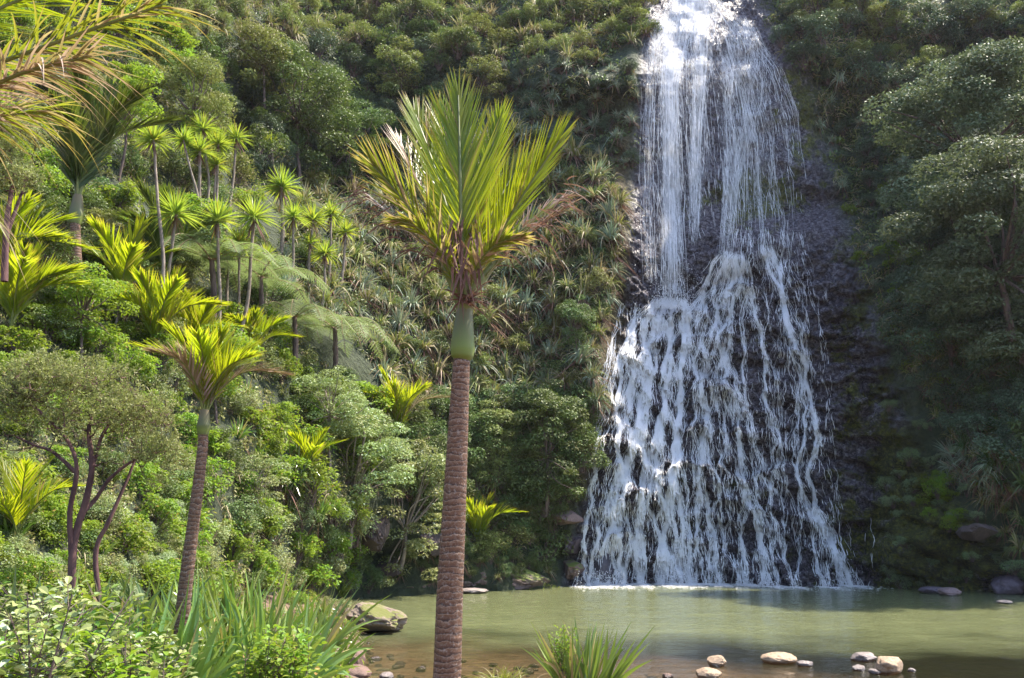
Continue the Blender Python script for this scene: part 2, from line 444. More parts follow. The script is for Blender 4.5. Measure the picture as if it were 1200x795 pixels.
CT = [(850, 685, gz(685)), (850, 560, 46.6), (850, 430, 48.6), (860, 310, 50.3), (790, 352, 49.6), (850, 200, 52.3), (850, 80, 53.4), (830, 15, 55), (830, -60, 58),
      (700, 684, 45), (690, 560, 45), (722, 400, 47), (735, 300, 48.6), (742, 200, 50), (745, 100, 51.5), (745, 20, 54), (745, -60, 62),
      (620, 688, 42.5), (600, 560, 43.3), (600, 420, 45), (600, 250, 49.5), (600, 100, 54), (600, 0, 60), (600, -60, 66),
      (500, 695, 38.5), (480, 560, 38.5), (480, 420, 41), (480, 250, 48.5), (480, 100, 55), (480, 0, 61), (480, -60, 67),
      (400, 697, 35), (380, 600, 31), (380, 450, 34), (380, 300, 42), (380, 150, 51), (380, 0, 60),
      (280, 660, 24), (280, 550, 25), (280, 400, 28.5), (280, 250, 36), (280, 100, 44), (280, 0, 49), (280, -60, 54),
      (150, 650, 17), (150, 500, 20), (150, 350, 24), (150, 200, 30), (150, 0, 40),
      (0, 650, 13.5), (0, 500, 16), (0, 350, 20), (0, 200, 25), (0, 0, 34), (0, -60, 38),
      (-300, 650, 10), (-300, 300, 16), (-300, 0, 26), (-300, -60, 30),
      (1010, 689, 44), (1010, 600, 44.6), (1010, 450, 46), (1010, 300, 48.5), (1010, 150, 51), (1010, 0, 54), (1010, -60, 61),
      (1110, 693, 41), (1110, 550, 41.5), (1110, 400, 42.5), (1110, 250, 45.5), (1110, 100, 50), (1110, 0, 54),
      (1200, 697, 38.5), (1200, 550, 38), (1200, 400, 39), (1200, 250, 42.5), (1200, 100, 48), (1200, 0, 52), (1200, -60, 58),
      (1500, 690, 36), (1500, 400, 41), (1500, 0, 58), (1500, -60, 64),
      (850, 760, 45), (600, 760, 42), (1200, 760, 38), (400, 760, 33), (150, 760, 15), (0, 760, 11)]
CT = np.array(CT, float)


def _phi(r):
    return np.where(r > 1e-9, r * r * np.log(np.maximum(r, 1e-9)), 0)


def _tps():
    X = CT[:, :2] / 400.0; n = len(X)
    K = _phi(np.linalg.norm(X[:, None] - X[None], axis=-1)) + np.eye(n) * 2e-3
    P = np.concatenate([np.ones((n, 1)), X], 1)
    A = np.block([[K, P], [P.T, np.zeros((3, 3))]])
    return np.linalg.solve(A, np.concatenate([CT[:, 2], np.zeros(3)])), X


_TW, _TX = _tps()


def Dbase(px, py):
    px, py = np.broadcast_arrays(np.asarray(px, float), np.asarray(py, float))
    sh = px.shape; q = np.stack([px.ravel(), py.ravel()], -1) / 400.0
    res = np.empty(len(q))
    for i in range(0, len(q), 40000):
        c = q[i:i + 40000]
        r = np.sqrt(((c[:, None] - _TX[None]) ** 2).sum(-1))
        res[i:i + 40000] = _phi(r) @ _TW[:-3] + _TW[-3] + c @ _TW[-2:]
    return np.maximum(res, 6).reshape(sh)


def sstep(x, a, b):
    t = np.clip((x - a) / (b - a), 0, 1)
    return t * t * (3 - 2 * t)


YK = [-60, 0, 100, 200, 350, 450, 520, 600, 700, 800]
XL = [765, 762, 752, 745, 733, 722, 700, 682, 660, 660]
XR = [880, 890, 945, 965, 1015, 1045, 1060, 1120, 1230, 1230]


def rockw(px, py):
    a = np.interp(py, YK, XL); b = np.interp(py, YK, XR)
    return sstep(px, a - 12, a + 6) * (1 - sstep(px, b - 15, b + 30))


# recesses and bulges of the hillside (px, py, radius x, radius y, metres away from the camera)
BUMPS = [(700, 150, 50, 55, 2.2), (680, 95, 60, 16, -1.2), (455, 120, 60, 45, 2.5), (280, 150, 22, 70, 3.5), (350, 215, 70, 22, 2.5), (1120, 60, 90, 22, 2.5),
         (1000, 170, 45, 60, 1.8), (980, 240, 50, 25, 1.5), (1060, 250, 40, 30, 2), (420, 650, 45, 22, 2.2), (330, 600, 30, 40, 1.5), (560, 110, 60, 25, 1.5),
         (690, 400, 30, 60, -1.6), (650, 640, 30, 30, 1.2), (1150, 540, 40, 30, -1.0), (1020, 560, 18, 90, 1.3), (1080, 640, 70, 45, -1.4),
         (880, 235, 50, 28, 1.0), (785, 250, 35, 80, 1.2), (860, 300, 25, 18, -1.0), (955, 395, 30, 14, -0.9)]


def Dfull(px, py):
    px, py = np.broadcast_arrays(np.asarray(px, float), np.asarray(py, float))
    D = Dbase(px, py)
    P = at(px, py, D); x, z = P[..., 0], P[..., 2]
    for (bx, by, sx, sy, a) in BUMPS:
        D = D + a * np.exp(-((px - bx) / sx) ** 2 - ((py - by) / sy) ** 2)
    rw = rockw(px, py)
    sc = np.clip(D / 45, 0.3, 1)
    soft = fbm(x * 0.30 / sc, z * 0.30 / sc, D * 0.1, 4, 3) * 2.3 * sc + fbm(x * 1.4, z * 1.4, None, 3, 21) * 0.3 * sc
    wx = x + fbm(x * 0.8, z * 0.8, None, 3, 40) * 0.5; wz = z + fbm(x * 0.8, z * 0.8, None, 3, 50) * 0.4
    a1, b1, c1 = cells(wx * 0.45, wz * 0.6, 3)
    a2, b2, c2 = cells(wx * 1.15, wz * 1.5, 7)
    a3, b3, c3 = cells(wx * 2.8, wz * 3.6, 12)
    rock0 = (c1 - 0.5) * 0.9 - np.minimum(b1 - a1, 0.3) * 0.9 + (c2 - 0.5) * 0.55 - np.minimum(b2 - a2, 0.3) * 0.9 - np.sqrt(np.maximum(0, 0.5 - a2 * a2)) * 0.25 \
        + (c3 - 0.5) * 0.20 - np.minimum(b3 - a3, 0.3) * 0.35
    rock = rock0 * 0.35 + facets(wx * .42, wz * .55, 70) * .95 + facets(wx * 1.1, wz * 1.5, 71) * .5 + facets(wx * 2.6, wz * 3.6, 72) * .26 + facets(wx * 5.5, wz * 7, 73) * .12 + fbm(x * 3, z * 3, None, 4, 74) * .22
    # lower apron of the fall is stepped into ledges, the upper face is smoother
    led = ((wz + 0.35 * x + 2.0 * fbm(x * 0.35, z * 0.2, None, 3, 60)) % 1.7) / 1.7
    rock = rock + (led - 0.5) * 0.5 * sstep(py, 280, 400)
    rock = rock * (0.35 + 0.65 * sstep(py, 250, 380))
    return D + soft * (1 - rw) + rock * rw + (soft * 0.35) * rw


def surf(px, py):
    px = np.asarray(px, float); py = np.asarray(py, float)
    return at(px, py, Dfull(px, py))


def cliff_mat():
    m, nt, nd, lk = newmat('hillside')
    a = N(nt, 'ShaderNodeAttribute', attribute_name='leaf'); s = N(nt, 'ShaderNodeSeparateColor'); lk.new(a.outputs['Color'], s.inputs[0])
    tc = N(nt, 'ShaderNodeTexCoord')
    n1 = N(nt, 'ShaderNodeTexNoise', Scale=0.6, Detail=9.0, Roughness=0.7); lk.new(tc.outputs['Object'], n1.inputs['Vector'])
    n2 = N(nt, 'ShaderNodeTexNoise', Scale=5.0, Detail=8.0, Roughness=0.75); lk.new(tc.outputs['Object'], n2.inputs['Vector'])
    n3 = N(nt, 'ShaderNodeTexVoronoi', Scale=3.2); lk.new(tc.outputs['Object'], n3.inputs['Vector']); n3.inputs['Randomness'].default_value = 1
    rock = ramp(nt, n2.outputs[0], [(0.36, (0.025, 0.021, 0.027)), (0.47, (0.10, 0.085, 0.105)), (0.55, (0.24, 0.215, 0.245)), (0.66, (0.48, 0.45, 0.48))])
    rock = mix(nt, math_(nt, 'MULTIPLY', n3.outputs['Color'], 0.3), rock, (0.11, 0.095, 0.12))
    moss = ramp(nt, n2.outputs[0], [(0.35, (0.03, 0.03, 0.018)), (0.5, (0.10, 0.11, 0.025)), (0.65, (0.24, 0.23, 0.045))])
    soil = ramp(nt, n2.outputs[0], [(0.3, (0.025, 0.035, 0.018)), (0.55, (0.05, 0.07, 0.028)), (0.7, (0.09, 0.10, 0.04))])
    f = math_(nt, 'ADD', s.outputs[1], math_(nt, 'MULTIPLY', math_(nt, 'SUBTRACT', n1.outputs[0], 0.5), 2.2))
    mr = N(nt, 'ShaderNodeMapRange'); lk.new(f, mr.inputs[0]); mr.inputs[1].default_value = 0.4; mr.inputs[2].default_value = 0.6
    c = mix(nt, mr.outputs[0], rock, moss)
    c = mix(nt, s.outputs[0], soil, c)
    # rusty straw-coloured dead moss hanging beside the fall
    br = ramp(nt, n2.outputs[0], [(0.35, (0.05, 0.035, 0.02)), (0.6, (0.16, 0.11, 0.045)), (0.75, (0.17, 0.16, 0.04))])
    c = mix(nt, s.outputs[2], c, br)
    ro = math_(nt, 'SUBTRACT', 0.85, math_(nt, 'MULTIPLY', s.outputs[0], 0.58))
    p = N(nt, 'ShaderNodeBsdfPrincipled'); lk.new(c, p.inputs['Base Color']); lk.new(ro, p.inputs['Roughness'])
    h = math_(nt, 'ADD', n2.outputs[0], math_(nt, 'MULTIPLY', n3.outputs['Distance'], 0.7))
    b = N(nt, 'ShaderNodeBump', Strength=1.0, Distance=0.4); lk.new(h, b.inputs['Height']); lk.new(b.outputs[0], p.inputs['Normal'])
    out(nt, p.outputs[0]); return m


def build_cliff():
    xs = np.concatenate([np.arange(-420, 640, 5.0), np.arange(640, 1130, 1.7), np.arange(1130, 1640, 5.0)])
    ys = np.concatenate([np.arange(-56, 300, 2.6), np.arange(300, 700, 1.9), np.arange(700, 770, 8)])
    PX, PY = np.meshgrid(xs, ys)
    P = surf(PX, PY)
    rw = rockw(PX, PY)
    mo = 0.5 * np.exp(-((PX - 880) / 60) ** 2 - ((PY - 235) / 30) ** 2) + 0.45 * np.exp(-((PX - 1095) / 90) ** 2 - ((PY - 600) / 110) ** 2) + 0.3 * np.exp(-((PX - 950) / 30) ** 2 - ((PY - 130) / 90) ** 2) \
        + 0.25 * sstep(PX, 930, 1040)
    br = 0.9 * np.exp(-((PX - np.interp(PY, [0, 300, 480, 600], [738, 722, 712, 672])) / 14) ** 2) * sstep(PY, 80, 200) * (1 - sstep(PY, 520, 640))
    A = np.stack([rw, mo + 0.2, br], -1)
    # the land goes on above and behind the lip
    top = P[0]; r1 = top + np.array([0, 8, 2.0]); r2 = top + np.array([0, 60, 12.0])
    P = np.concatenate([r2[None], r1[None], P]); A = np.concatenate([A[:1], A[:1], A])
    mb = MB(); ny, nx = P.shape[:2]
    mb.add(P, grid_faces(ny, nx), A)
    o = mb.build('gorge_hillside', cliff_mat(), smooth=True)
    o['kind'] = 'structure'; return o


build_cliff()


# ------------------------------------------------------------------ ground and pool
SY = [0, 9, 12, 14, 18, 22, 30, 37, 60]
SX = [30, 14, 0, -2.4, -3.3, -3.7, -5.2, -8, -12]


def ground_z(x, y):
    xs = np.interp(y, SY, SX)
    d = np.minimum((x - xs), (y - np.interp(x, [-3, 0, 6, 30], [14, 11.8, 11, 10.5])) * 1.0)
    d = d + fbm(x * 0.5, y * 0.5, None, 3, 5) * 0.8
    zw = -np.minimum(0.03 + 0.035 * np.maximum(d, 0) + 0.0035 * np.maximum(d, 0) ** 2, 1.4)
    zb = np.minimum(0.05 - 0.22 * d, 0.55 + 0.02 * np.abs(d))
    z = np.where(d > 0, zw, zb) + fbm(x * 1.5, y * 1.5, None, 3, 8) * 0.06
    z = z + np.maximum(0, -6 - x) * 0.18 * (y < 60) + np.maximum(0, np.abs(x - 10) - 60) * 0.1
    return z


def ground_mat():
    m, nt, nd, lk = newmat('ground')
    tc = N(nt, 'ShaderNodeTexCoord')
    v = N(nt, 'ShaderNodeTexVoronoi', Scale=5.0); lk.new(tc.outputs['Object'], v.inputs['Vector'])
    v2 = N(nt, 'ShaderNodeTexVoronoi', Scale=14.0); lk.new(tc.outputs['Object'], v2.inputs['Vector'])
    n = N(nt, 'ShaderNodeTexNoise', Scale=1.5, Detail=6.0); lk.new(tc.outputs['Object'], n.inputs['Vector'])
    c = ramp(nt, v.outputs['Color'], [(0, (0.06, 0.028, 0.018)), (0.5, (0.13, 0.06, 0.035)), (1, (0.20, 0.11, 0.07))])
    c = mix(nt, 0.4, c, ramp(nt, v2.outputs['Color'], [(0, (0.05, 0.025, 0.02)), (1, (0.30, 0.20, 0.14))]))
    c = mix(nt, n.outputs[0], c, (0.07, 0.05, 0.03))
    p = N(nt, 'ShaderNodeBsdfPrincipled', Roughness=0.8); lk.new(c, p.inputs['Base Color'])
    b = N(nt, 'ShaderNodeBump', Strength=0.6, Distance=0.06); b.invert = True
    lk.new(math_(nt, 'ADD', v.outputs['Distance'], math_(nt, 'MULTIPLY', v2.outputs['Distance'], 0.5)), b.inputs['Height']); lk.new(b.outputs[0], p.inputs['Normal'])
    out(nt, p.outputs[0]); return m


def build_ground():
    xs = np.concatenate([[-300, -200, -120, -80, -60, -45], np.arange(-36, 40, 0.35), [42, 46, 52, 60, 80, 120, 200, 300]])
    ys = np.concatenate([[-300, -150, -60, -20, -6], np.arange(-2, 26, 0.3), np.arange(26, 60, 0.8), [64, 70, 80, 120, 200, 400]])
    X, Y = np.meshgrid(xs, ys)
    Z = ground_z(X, Y)
    mb = MB(); mb.add(np.stack([X, Y, Z], -1), grid_faces(len(ys), len(xs))[:, ::-1])
    o = mb.build('ground', ground_mat(), smooth=True); o['kind'] = 'structure'


build_ground()


def pool_mat():
    m, nt, nd, lk = newmat('pool_water')
    tc = N(nt, 'ShaderNodeTexCoord'); sx = N(nt, 'ShaderNodeSeparateXYZ'); lk.new(tc.outputs['Object'], sx.inputs[0])
    n1 = N(nt, 'ShaderNodeTexNoise', Scale=0.35, Detail=3.0); lk.new(tc.outputs['Object'], n1.inputs['Vector'])
    mp = N(nt, 'ShaderNodeMapping'); mp.inputs['Scale'].default_value = (1.0, 1.5, 1); lk.new(tc.outputs['Object'], mp.inputs[0])
    w1 = N(nt, 'ShaderNodeTexNoise', Scale=2.2, Detail=4.0, Roughness=0.6); lk.new(mp.outputs[0], w1.inputs['Vector'])
    w2 = N(nt, 'ShaderNodeTexNoise', Scale=9.0, Detail=3.0, Roughness=0.6); lk.new(mp.outputs[0], w2.inputs['Vector'])
    # silt: shallow clear water near the stones, milky green farther out where it is deep
    y = math_(nt, 'ADD', sx.outputs[1], math_(nt, 'MULTIPLY', math_(nt, 'SUBTRACT', n1.outputs[0], 0.5), 7.0))
    y = math_(nt, 'ADD', y, math_(nt, 'MULTIPLY', sx.outputs[0], 0.10))
    mr = N(nt, 'ShaderNodeMapRange'); lk.new(y, mr.inputs[0]); mr.inputs[1].default_value = 20.0; mr.inputs[2].default_value = 25.5; mr.inputs[3].default_value = 0.08; mr.inputs[4].default_value = 0.97
    deep = N(nt, 'ShaderNodeBsdfDiffuse'); lk.new(mix(nt, n1.outputs[0], (0.105, 0.118, 0.055), (0.155, 0.168, 0.08)), deep.inputs[0])
    clear = N(nt, 'ShaderNodeBsdfTransparent'); clear.inputs[0].default_value = (0.85, 0.80, 0.66, 1)
    body = N(nt, 'ShaderNodeMixShader'); lk.new(mr.outputs[0], body.inputs[0]); lk.new(clear.outputs[0], body.inputs[1]); lk.new(deep.outputs[0], body.inputs[2])
    gl = N(nt, 'ShaderNodeBsdfGlossy', Roughness=0.06); gl.inputs[0].default_value = (1, 1, 1, 1)
    b = N(nt, 'ShaderNodeBump', Strength=0.5, Distance=0.08); lk.new(math_(nt, 'ADD', w1.outputs[0], math_(nt, 'MULTIPLY', w2.outputs[0], 0.35)), b.inputs['Height'])
    lk.new(b.outputs[0], gl.inputs['Normal'])
    fr = N(nt, 'ShaderNodeFresnel', IOR=1.33); lk.new(b.outputs[0], fr.inputs['Normal'])
    ms = N(nt, 'ShaderNodeMixShader'); lk.new(fr.outputs[0], ms.inputs[0]); lk.new(body.outputs[0], ms.inputs[1]); lk.new(gl.outputs[0], ms.inputs[2])
    out(nt, ms.outputs[0]); return m


def build_pool():
    xs = np.concatenate([np.linspace(-34, -13, 12), np.arange(-12, 34, .11), np.linspace(35, 70, 12)])
    ys = np.concatenate([np.linspace(6, 13, 8), np.arange(13.2, 47, .11), np.linspace(48, 75, 8)])
    X, Y = np.meshgrid(xs, ys)
    # little waves running out from the foot of the fall
    rr = np.hypot(X - 7, (Y - 46) * 1.0); wob = fbm(X * .5, Y * .5, None, 3, 81) * 2.2
    Z = (np.sin(rr * 9 + wob * 4) * .35 + fbm(X * 1.9, Y * 2.6, None, 3, 82) + fbm(X * .5, Y * .8, None, 2, 84) * 1.2) * .013
    mb = MB(); mb.add(np.stack([X, Y, Z], -1), grid_faces(len(ys), len(xs))[:, ::-1])
    o = mb.build('pool_water', pool_mat(), smooth=True); o['kind'] = 'structure'


build_pool()


# ------------------------------------------------------------------ waterfall: water traced down over the rock
def water_mat():
    m, nt, nd, lk = newmat('falling_water')
    a = N(nt, 'ShaderNodeAttribute', attribute_name='leaf'); s = N(nt, 'ShaderNodeSeparateColor'); lk.new(a.outputs['Color'], s.inputs[0])
    tc = N(nt, 'ShaderNodeTexCoord')
    mp = N(nt, 'ShaderNodeMapping'); mp.inputs['Scale'].default_value = (8.0, 2.0, 0.9); lk.new(tc.outputs['Object'], mp.inputs[0])
    n1 = N(nt, 'ShaderNodeTexNoise', Scale=2.6, Detail=6.0, Roughness=0.7); lk.new(mp.outputs[0], n1.inputs['Vector'])
    mp2 = N(nt, 'ShaderNodeMapping'); mp2.inputs['Scale'].default_value = (9.0, 9.0, 3.0); lk.new(tc.outputs['Object'], mp2.inputs[0])
    n2 = N(nt, 'ShaderNodeTexNoise', Scale=1.5, Detail=4.0, Roughness=0.75); lk.new(mp2.outputs[0], n2.inputs['Vector'])
    nn = math_(nt, 'ADD', math_(nt, 'MULTIPLY', n1.outputs[0], 0.6), math_(nt, 'MULTIPLY', n2.outputs[0], 0.4))
    # opacity = how much water runs there, broken up into threads
    k = math_(nt, 'ADD', s.outputs[0], math_(nt, 'MULTIPLY', math_(nt, 'SUBTRACT', nn, 0.52), math_(nt, 'ADD', 1.5, math_(nt, 'MULTIPLY', s.outputs[0], 2.0))))
    mr = N(nt, 'ShaderNodeMapRange'); lk.new(k, mr.inputs[0]); mr.inputs[1].default_value = 0.06; mr.inputs[2].default_value = 0.95; mr.interpolation_type = 'SMOOTHSTEP'
    al = math_(nt, 'MULTIPLY', mr.outputs[0], s.outputs[1])
    d = N(nt, 'ShaderNodeBsdfPrincipled', Roughness=0.25); d.inputs['Base Color'].default_value = (0.9, 0.9, 0.92, 1)
    b = N(nt, 'ShaderNodeBump', Strength=0.8, Distance=0.12); lk.new(nn, b.inputs['Height']); lk.new(b.outputs[0], d.inputs['Normal'])
    t = N(nt, 'ShaderNodeBsdfTranslucent'); t.inputs[0].default_value = (0.92, 0.92, 0.95, 1)
    ms = N(nt, 'ShaderNodeMixShader'); ms.inputs[0].default_value = 0.5; lk.new(d.outputs[0], ms.inputs[1]); lk.new(t.outputs[0], ms.inputs[2])
    tr = N(nt, 'ShaderNodeBsdfTransparent')
    m2 = N(nt, 'ShaderNodeMixShader'); lk.new(al, m2.inputs[0]); lk.new(tr.outputs[0], m2.inputs[1]); lk.new(ms.outputs[0], m2.inputs[2])
    out(nt, m2.outputs[0]); return m


X0, X1, Y0, Y1 = 655, 1035, -24, 692
#        points (px, py, half width), number of threads, softness (1 = free-falling veil)
STREAMS = [
    ([(806, -24, 14), (806, 8, 20), (800, 22, 34), (790, 45, 24), (785, 100, 12), (786, 200, 13), (787, 346, 18)], 2100, 1),
    ([(815, -24, 10), (818, 15, 20), (820, 60, 14), (816, 150, 10), (812, 290, 10)], 1100, 1),
    ([(812, -24, 14), (815, 10, 35), (822, 40, 55), (830, 100, 72), (838, 180, 78), (842, 265, 66)], 2700, 0.9),
    ([(862, 12, 8), (880, 45, 10), (908, 80, 10), (925, 130, 10), (934, 210, 12)], 420, 0.6),
    ([(868, 20, 14), (875, 60, 26), (872, 120, 28), (864, 175, 14), (857, 215, 9), (850, 300, 8)], 900, 0.9),
    ([(782, 15, 20), (762, 60, 12), (758, 200, 12), (762, 335, 12)], 420, 1),
    ([(850, 60, 30), (880, 110, 35), (895, 160, 36), (900, 215, 38), (905, 300, 40)], 800, 0.6),
    ([(787, 346, 16), (772, 378, 34), (765, 420, 36), (755, 500, 42), (748, 590, 52), (748, 690, 62)], 3900, 0),
    ([(858, 292, 13), (846, 330, 26), (822, 380, 34), (808, 450, 32), (806, 560, 36), (812, 690, 44)], 1300, 0),
    ([(880, 180, 34), (890, 250, 40), (885, 320, 40)], 480, 0.4),
    ([(866, 300, 10), (854, 360, 14), (855, 432, 14), (878, 540, 16), (892, 690, 30)], 520, 0),
    ([(884, 588, 4), (894, 620, 12), (905, 690, 24)], 260, 0),
    ([(872, 304, 10), (892, 390, 9), (903, 460, 7), (909, 521, 6), (903, 580, 4)], 260, 0),
    ([(898, 285, 10), (921, 380, 8), (942, 432, 8), (954, 513, 7), (944, 560, 7), (964, 620, 16), (982, 690, 24)], 620, 0),
    ([(915, 300, 14), (945, 390, 8), (948, 440, 6)], 130, 0),
    ([(950, 565, 5), (976, 615, 8), (1004, 690, 8)], 260, 0),
    ([(722, 395, 10), (700, 560, 8), (690, 610, 8), (686, 690, 9)], 160, 0),
    ([(900, 265, 40), (908, 400, 58), (910, 520, 66), (925, 690, 80)], 430, 0),
    ([(785, 350, 50), (790, 480, 85), (795, 690, 110)], 1500, 0),
    ([(935, 440, 8), (925, 520, 10), (938, 600, 12), (945, 690, 16)], 150, 0), ([(966, 330, 2), (968, 360, 2)], 24, 0), ([(1016, 600, 3), (1018, 690, 4)], 12, 0),
]


def box(a, r, ax):
    """box blur of radius r along an axis"""
    if r < 1: return a
    n = a.shape[ax]
    c = np.cumsum(np.concatenate([np.zeros_like(np.take(a, [0], ax)), np.repeat(np.take(a, [0], ax), r, ax), a, np.repeat(np.take(a, [n - 1], ax), r, ax)], ax), ax)
    return (np.take(c, np.arange(2 * r + 1, 2 * r + 1 + n), ax) - np.take(c, np.arange(0, n), ax)) / (2 * r + 1)


def build_waterfall():
    DX = 0.5; gx = np.arange(X0, X1 + 1, DX); gy = np.arange(Y0, Y1 + 1, 1.0)
    PX, PY = np.meshgrid(gx, gy)
    D = Dfull(PX, PY)
    sm = box(box(D, 28, 1), 14, 0)
    h = sm - D                                             # bump height towards the viewer
    hs = box(box(h, 5, 1), 3, 0)
    g = np.gradient(hs, axis=1) / DX; threads = []
    dens = np.zeros_like(D); soft = np.zeros_like(D)
    W = D.shape[1]
    for pts, n, sf in STREAMS:
        pts = np.array(pts, float)
        s = np.clip(rng.normal(size=n) * 0.5, -1.1, 1.1) if sf > .9 else rng.uniform(-1, 1, n) * (1 + rng.normal(size=n) * .12)
        w = np.zeros(n); y0 = pts[0, 1] + rng.random(n) * (12 if sf < 1 else 6)
        y1 = pts[-1, 1] - (rng.random(n) ** 2 * (70 if (sf and pts[-1, 1] < 320) else 6))
        wt = 0.3 + rng.random(n) ** 6 * 5
        steer = 0.78 * (1 - sf) + 0.12; rec = []
        for y in range(int(pts[0, 1]), int(min(pts[-1, 1], Y1)) + 1):
            cx = np.interp(y, pts[:, 1], pts[:, 0]); hw = np.interp(y, pts[:, 1], pts[:, 2])
            x = cx + hw * s + w
            live = (y >= y0) & (y <= y1) & (x > X0 + 2) & (x < X1 - 2)
            if not live.any(): continue
            iy = min(max(y - Y0, 0), D.shape[0] - 1)
            xi = np.clip((x - X0) / DX, 0, W - 2); i0 = xi.astype(int); f = xi - i0
            row = g[iy]; gg = row[i0] * (1 - f) + row[i0 + 1] * f
            w = w - np.clip(gg * 7.0 * steer, -.55, .55) + rng.normal(size=n) * (0.20 * (1 - sf) + 0.05) - 0.018 * w
            np.add.at(dens[iy], i0[live], ((1 - f) * wt)[live]); np.add.at(dens[iy], i0[live] + 1, (f * wt)[live])
            np.add.at(soft[iy], i0[live], (sf * wt)[live])
            rec.append((y, x.copy(), live))
        threads.append((rec, sf, wt))
    dens = box(dens, 2, 0) / DX
    dd = 0.8 * dens + 0.2 * box(dens, 2, 1)
    sf = box(box(soft / DX, 8, 1), 8, 0) / np.maximum(box(box(dens, 8, 1), 8, 0), 1e-3)
    foam = 1 - np.exp(-(dd / 48.0) ** 1.35)
    veil = 1 - np.exp(-(box(box(dd, 3, 1), 10, 0) / 78.0) ** 1.1)
    sfc = np.clip(sf, 0, 1)
    foam = foam * (1 - 0.75 * sfc) + veil * 0.75 * sfc
    # protruding rocks part the water on the apron
    foam = foam * (1 - 0.6 * sstep(hs, 0.25, 0.6) * (1 - sfc))
    alpha_k = 1 - 0.3 * sfc * sstep(PY, 60, 120)
    off = 0.10 + 0.22 * foam
    free = sstep(PY, 60, 130) * (1 - sstep(PY, 318, 345)) * sstep(PX, 752, 768) * (1 - sstep(PX, 840, 880))
    Dw = box(box(D, 6, 1), 5, 0) - off
    Dfree = np.minimum(sm - 0.9, D - 0.15)
    Dw = np.minimum(Dw, D - 0.05) * (1 - free) + np.minimum(Dfree, D - 0.15) * free
    P = at(PX, PY, Dw)
    ny, nx = D.shape
    fm = box(box(foam, 4, 1), 2, 0)
    mask = (fm[:-1, :-1] > 0.02)
    F = grid_faces(ny, nx, mask)
    used = np.zeros(ny * nx, bool); used[F.ravel()] = True
    remap = np.cumsum(used) - 1
    A = np.stack([foam, alpha_k, sfc], -1).reshape(-1, 3)
    mb = MB(); mb.add(P.reshape(-1, 3)[used], remap[F], A[used])
    o = mb.build('waterfall', water_mat(), smooth=True)
    o['kind'] = 'structure'
    # second, outer layer of thin threads and flying drops: real little slivers of water
    pr = (foam ** 1.3).ravel(); pr = pr / pr.sum()
    pr = pr * np.where(PY.ravel() < 340, .25, 1); pr /= pr.sum()
    n = 12000
    k = rng.choice(pr.size, n, p=pr)
    px = PX.ravel()[k] + rng.normal(size=n) * 2.0; py = PY.ravel()[k] + rng.random(n)
    base = at(px, py, Dw.ravel()[k] - 0.08 - rng.random(n) ** 2 * 0.5)
    ok = base[:, 2] > 0.05; base = base[ok]; n = len(base)
    up = py[ok] < 340
    L = np.where(up, 0.25 + rng.random(n) * 0.7, 0.05 + rng.random(n) ** 2 * 0.5)
    Wd = np.where(up, .012, .02) + rng.random(n) * 0.022
    d = np.stack([rng.normal(size=n) * 0.12, -0.25 + rng.normal(size=n) * 0.1, -np.ones(n)], -1)
    V, F, A = blades(base, d, L, Wd, 0.0, ns=2, prof='oval', ref=np.tile([0, 1.0, 0.1], (n, 1)))
    mb = MB(); mb.add(V, F, A)
    # single threads of water followed down the rock, each a ribbon of its own width that breaks off and starts again
    for rec, sf, wt in threads:
        if len(rec) < 12: continue
        ys = np.array([q[0] for q in rec]); XX = np.array([q[1] for q in rec]); LV = np.array([q[2] for q in rec])
        m = min(len(wt), int(len(wt) * (.03 if sf else .16)) + 3)
        for j in rng.choice(len(wt), m, replace=False):
            i = int(rng.integers(0, 12))
            while i < len(ys) - 6:
                ln = int(rng.integers(6, 70 if sf else 20)); k = np.arange(i, min(i + ln, len(ys)), 2)
                i += ln + int(rng.integers(2, 40 if sf else 26))
                if len(k) < 3 or not LV[k, j].all(): continue
                xs_ = XX[k, j]; xi = np.clip(((xs_ - X0) / DX).astype(int), 0, W - 1); yi = np.clip(ys[k] - Y0, 0, D.shape[0] - 1)
                Pt = at(xs_, ys[k].astype(float), Dw[yi, xi] - .05 - .06 * rng.random())
                w = rng.uniform(.004, .012 if sf else .018) * np.sin(np.linspace(.15, 3.0, len(k))) ** .5
                a = Pt - [1, 0, 0] * w[:, None]; b = Pt + [1, 0, 0] * w[:, None]
                Vt = np.stack([a, b], 1).reshape(-1, 3); ix = np.arange(len(k) * 2).reshape(-1, 2)
                mb.add(Vt, np.stack([ix[:-1, 0], ix[:-1, 1], ix[1:, 1], ix[1:, 0]], -1))
    # spray thrown up along the foot of the fall and beside the impact of the free fall
    n = 5000
    fx = rng.choice(nx, n, p=(foam[-12] + 1e-4) / (foam[-12] + 1e-4).sum())
    b = at(gx[fx] + rng.normal(size=n) * 2, np.full(n, 686.0), Dw[-12][fx] - 0.2 - rng.random(n) * 1.1)
    b[:, 2] = rng.random(n) ** 2.5 * 0.7
    n2 = 2500
    th = rng.random(n2) * 2 * np.pi; rr = np.abs(rng.normal(size=n2)) * 26
    b2 = at(787 + np.cos(th) * rr, 352 - np.abs(np.sin(th)) * rr * 0.9 + 10, 48.9 + rng.normal(size=n2) * 0.4)
    b = np.concatenate([b, b2])
    d = rng.normal(size=b.shape) + np.array([0, 0, 0.8])
    V, F, A = blades(b, d, 0.03 + rng.random(len(b)) * 0.07, 0.025 + rng.random(len(b)) * 0.02, 0.0, ns=2, prof='oval')
    mb.add(V, F, A)
    wm, nt, nd, lk = newmat('spray_drops')
    p = N(nt, 'ShaderNodeBsdfPrincipled', Roughness=0.2); p.inputs['Base Color'].default_value = (0.92, 0.92, 0.94, 1)
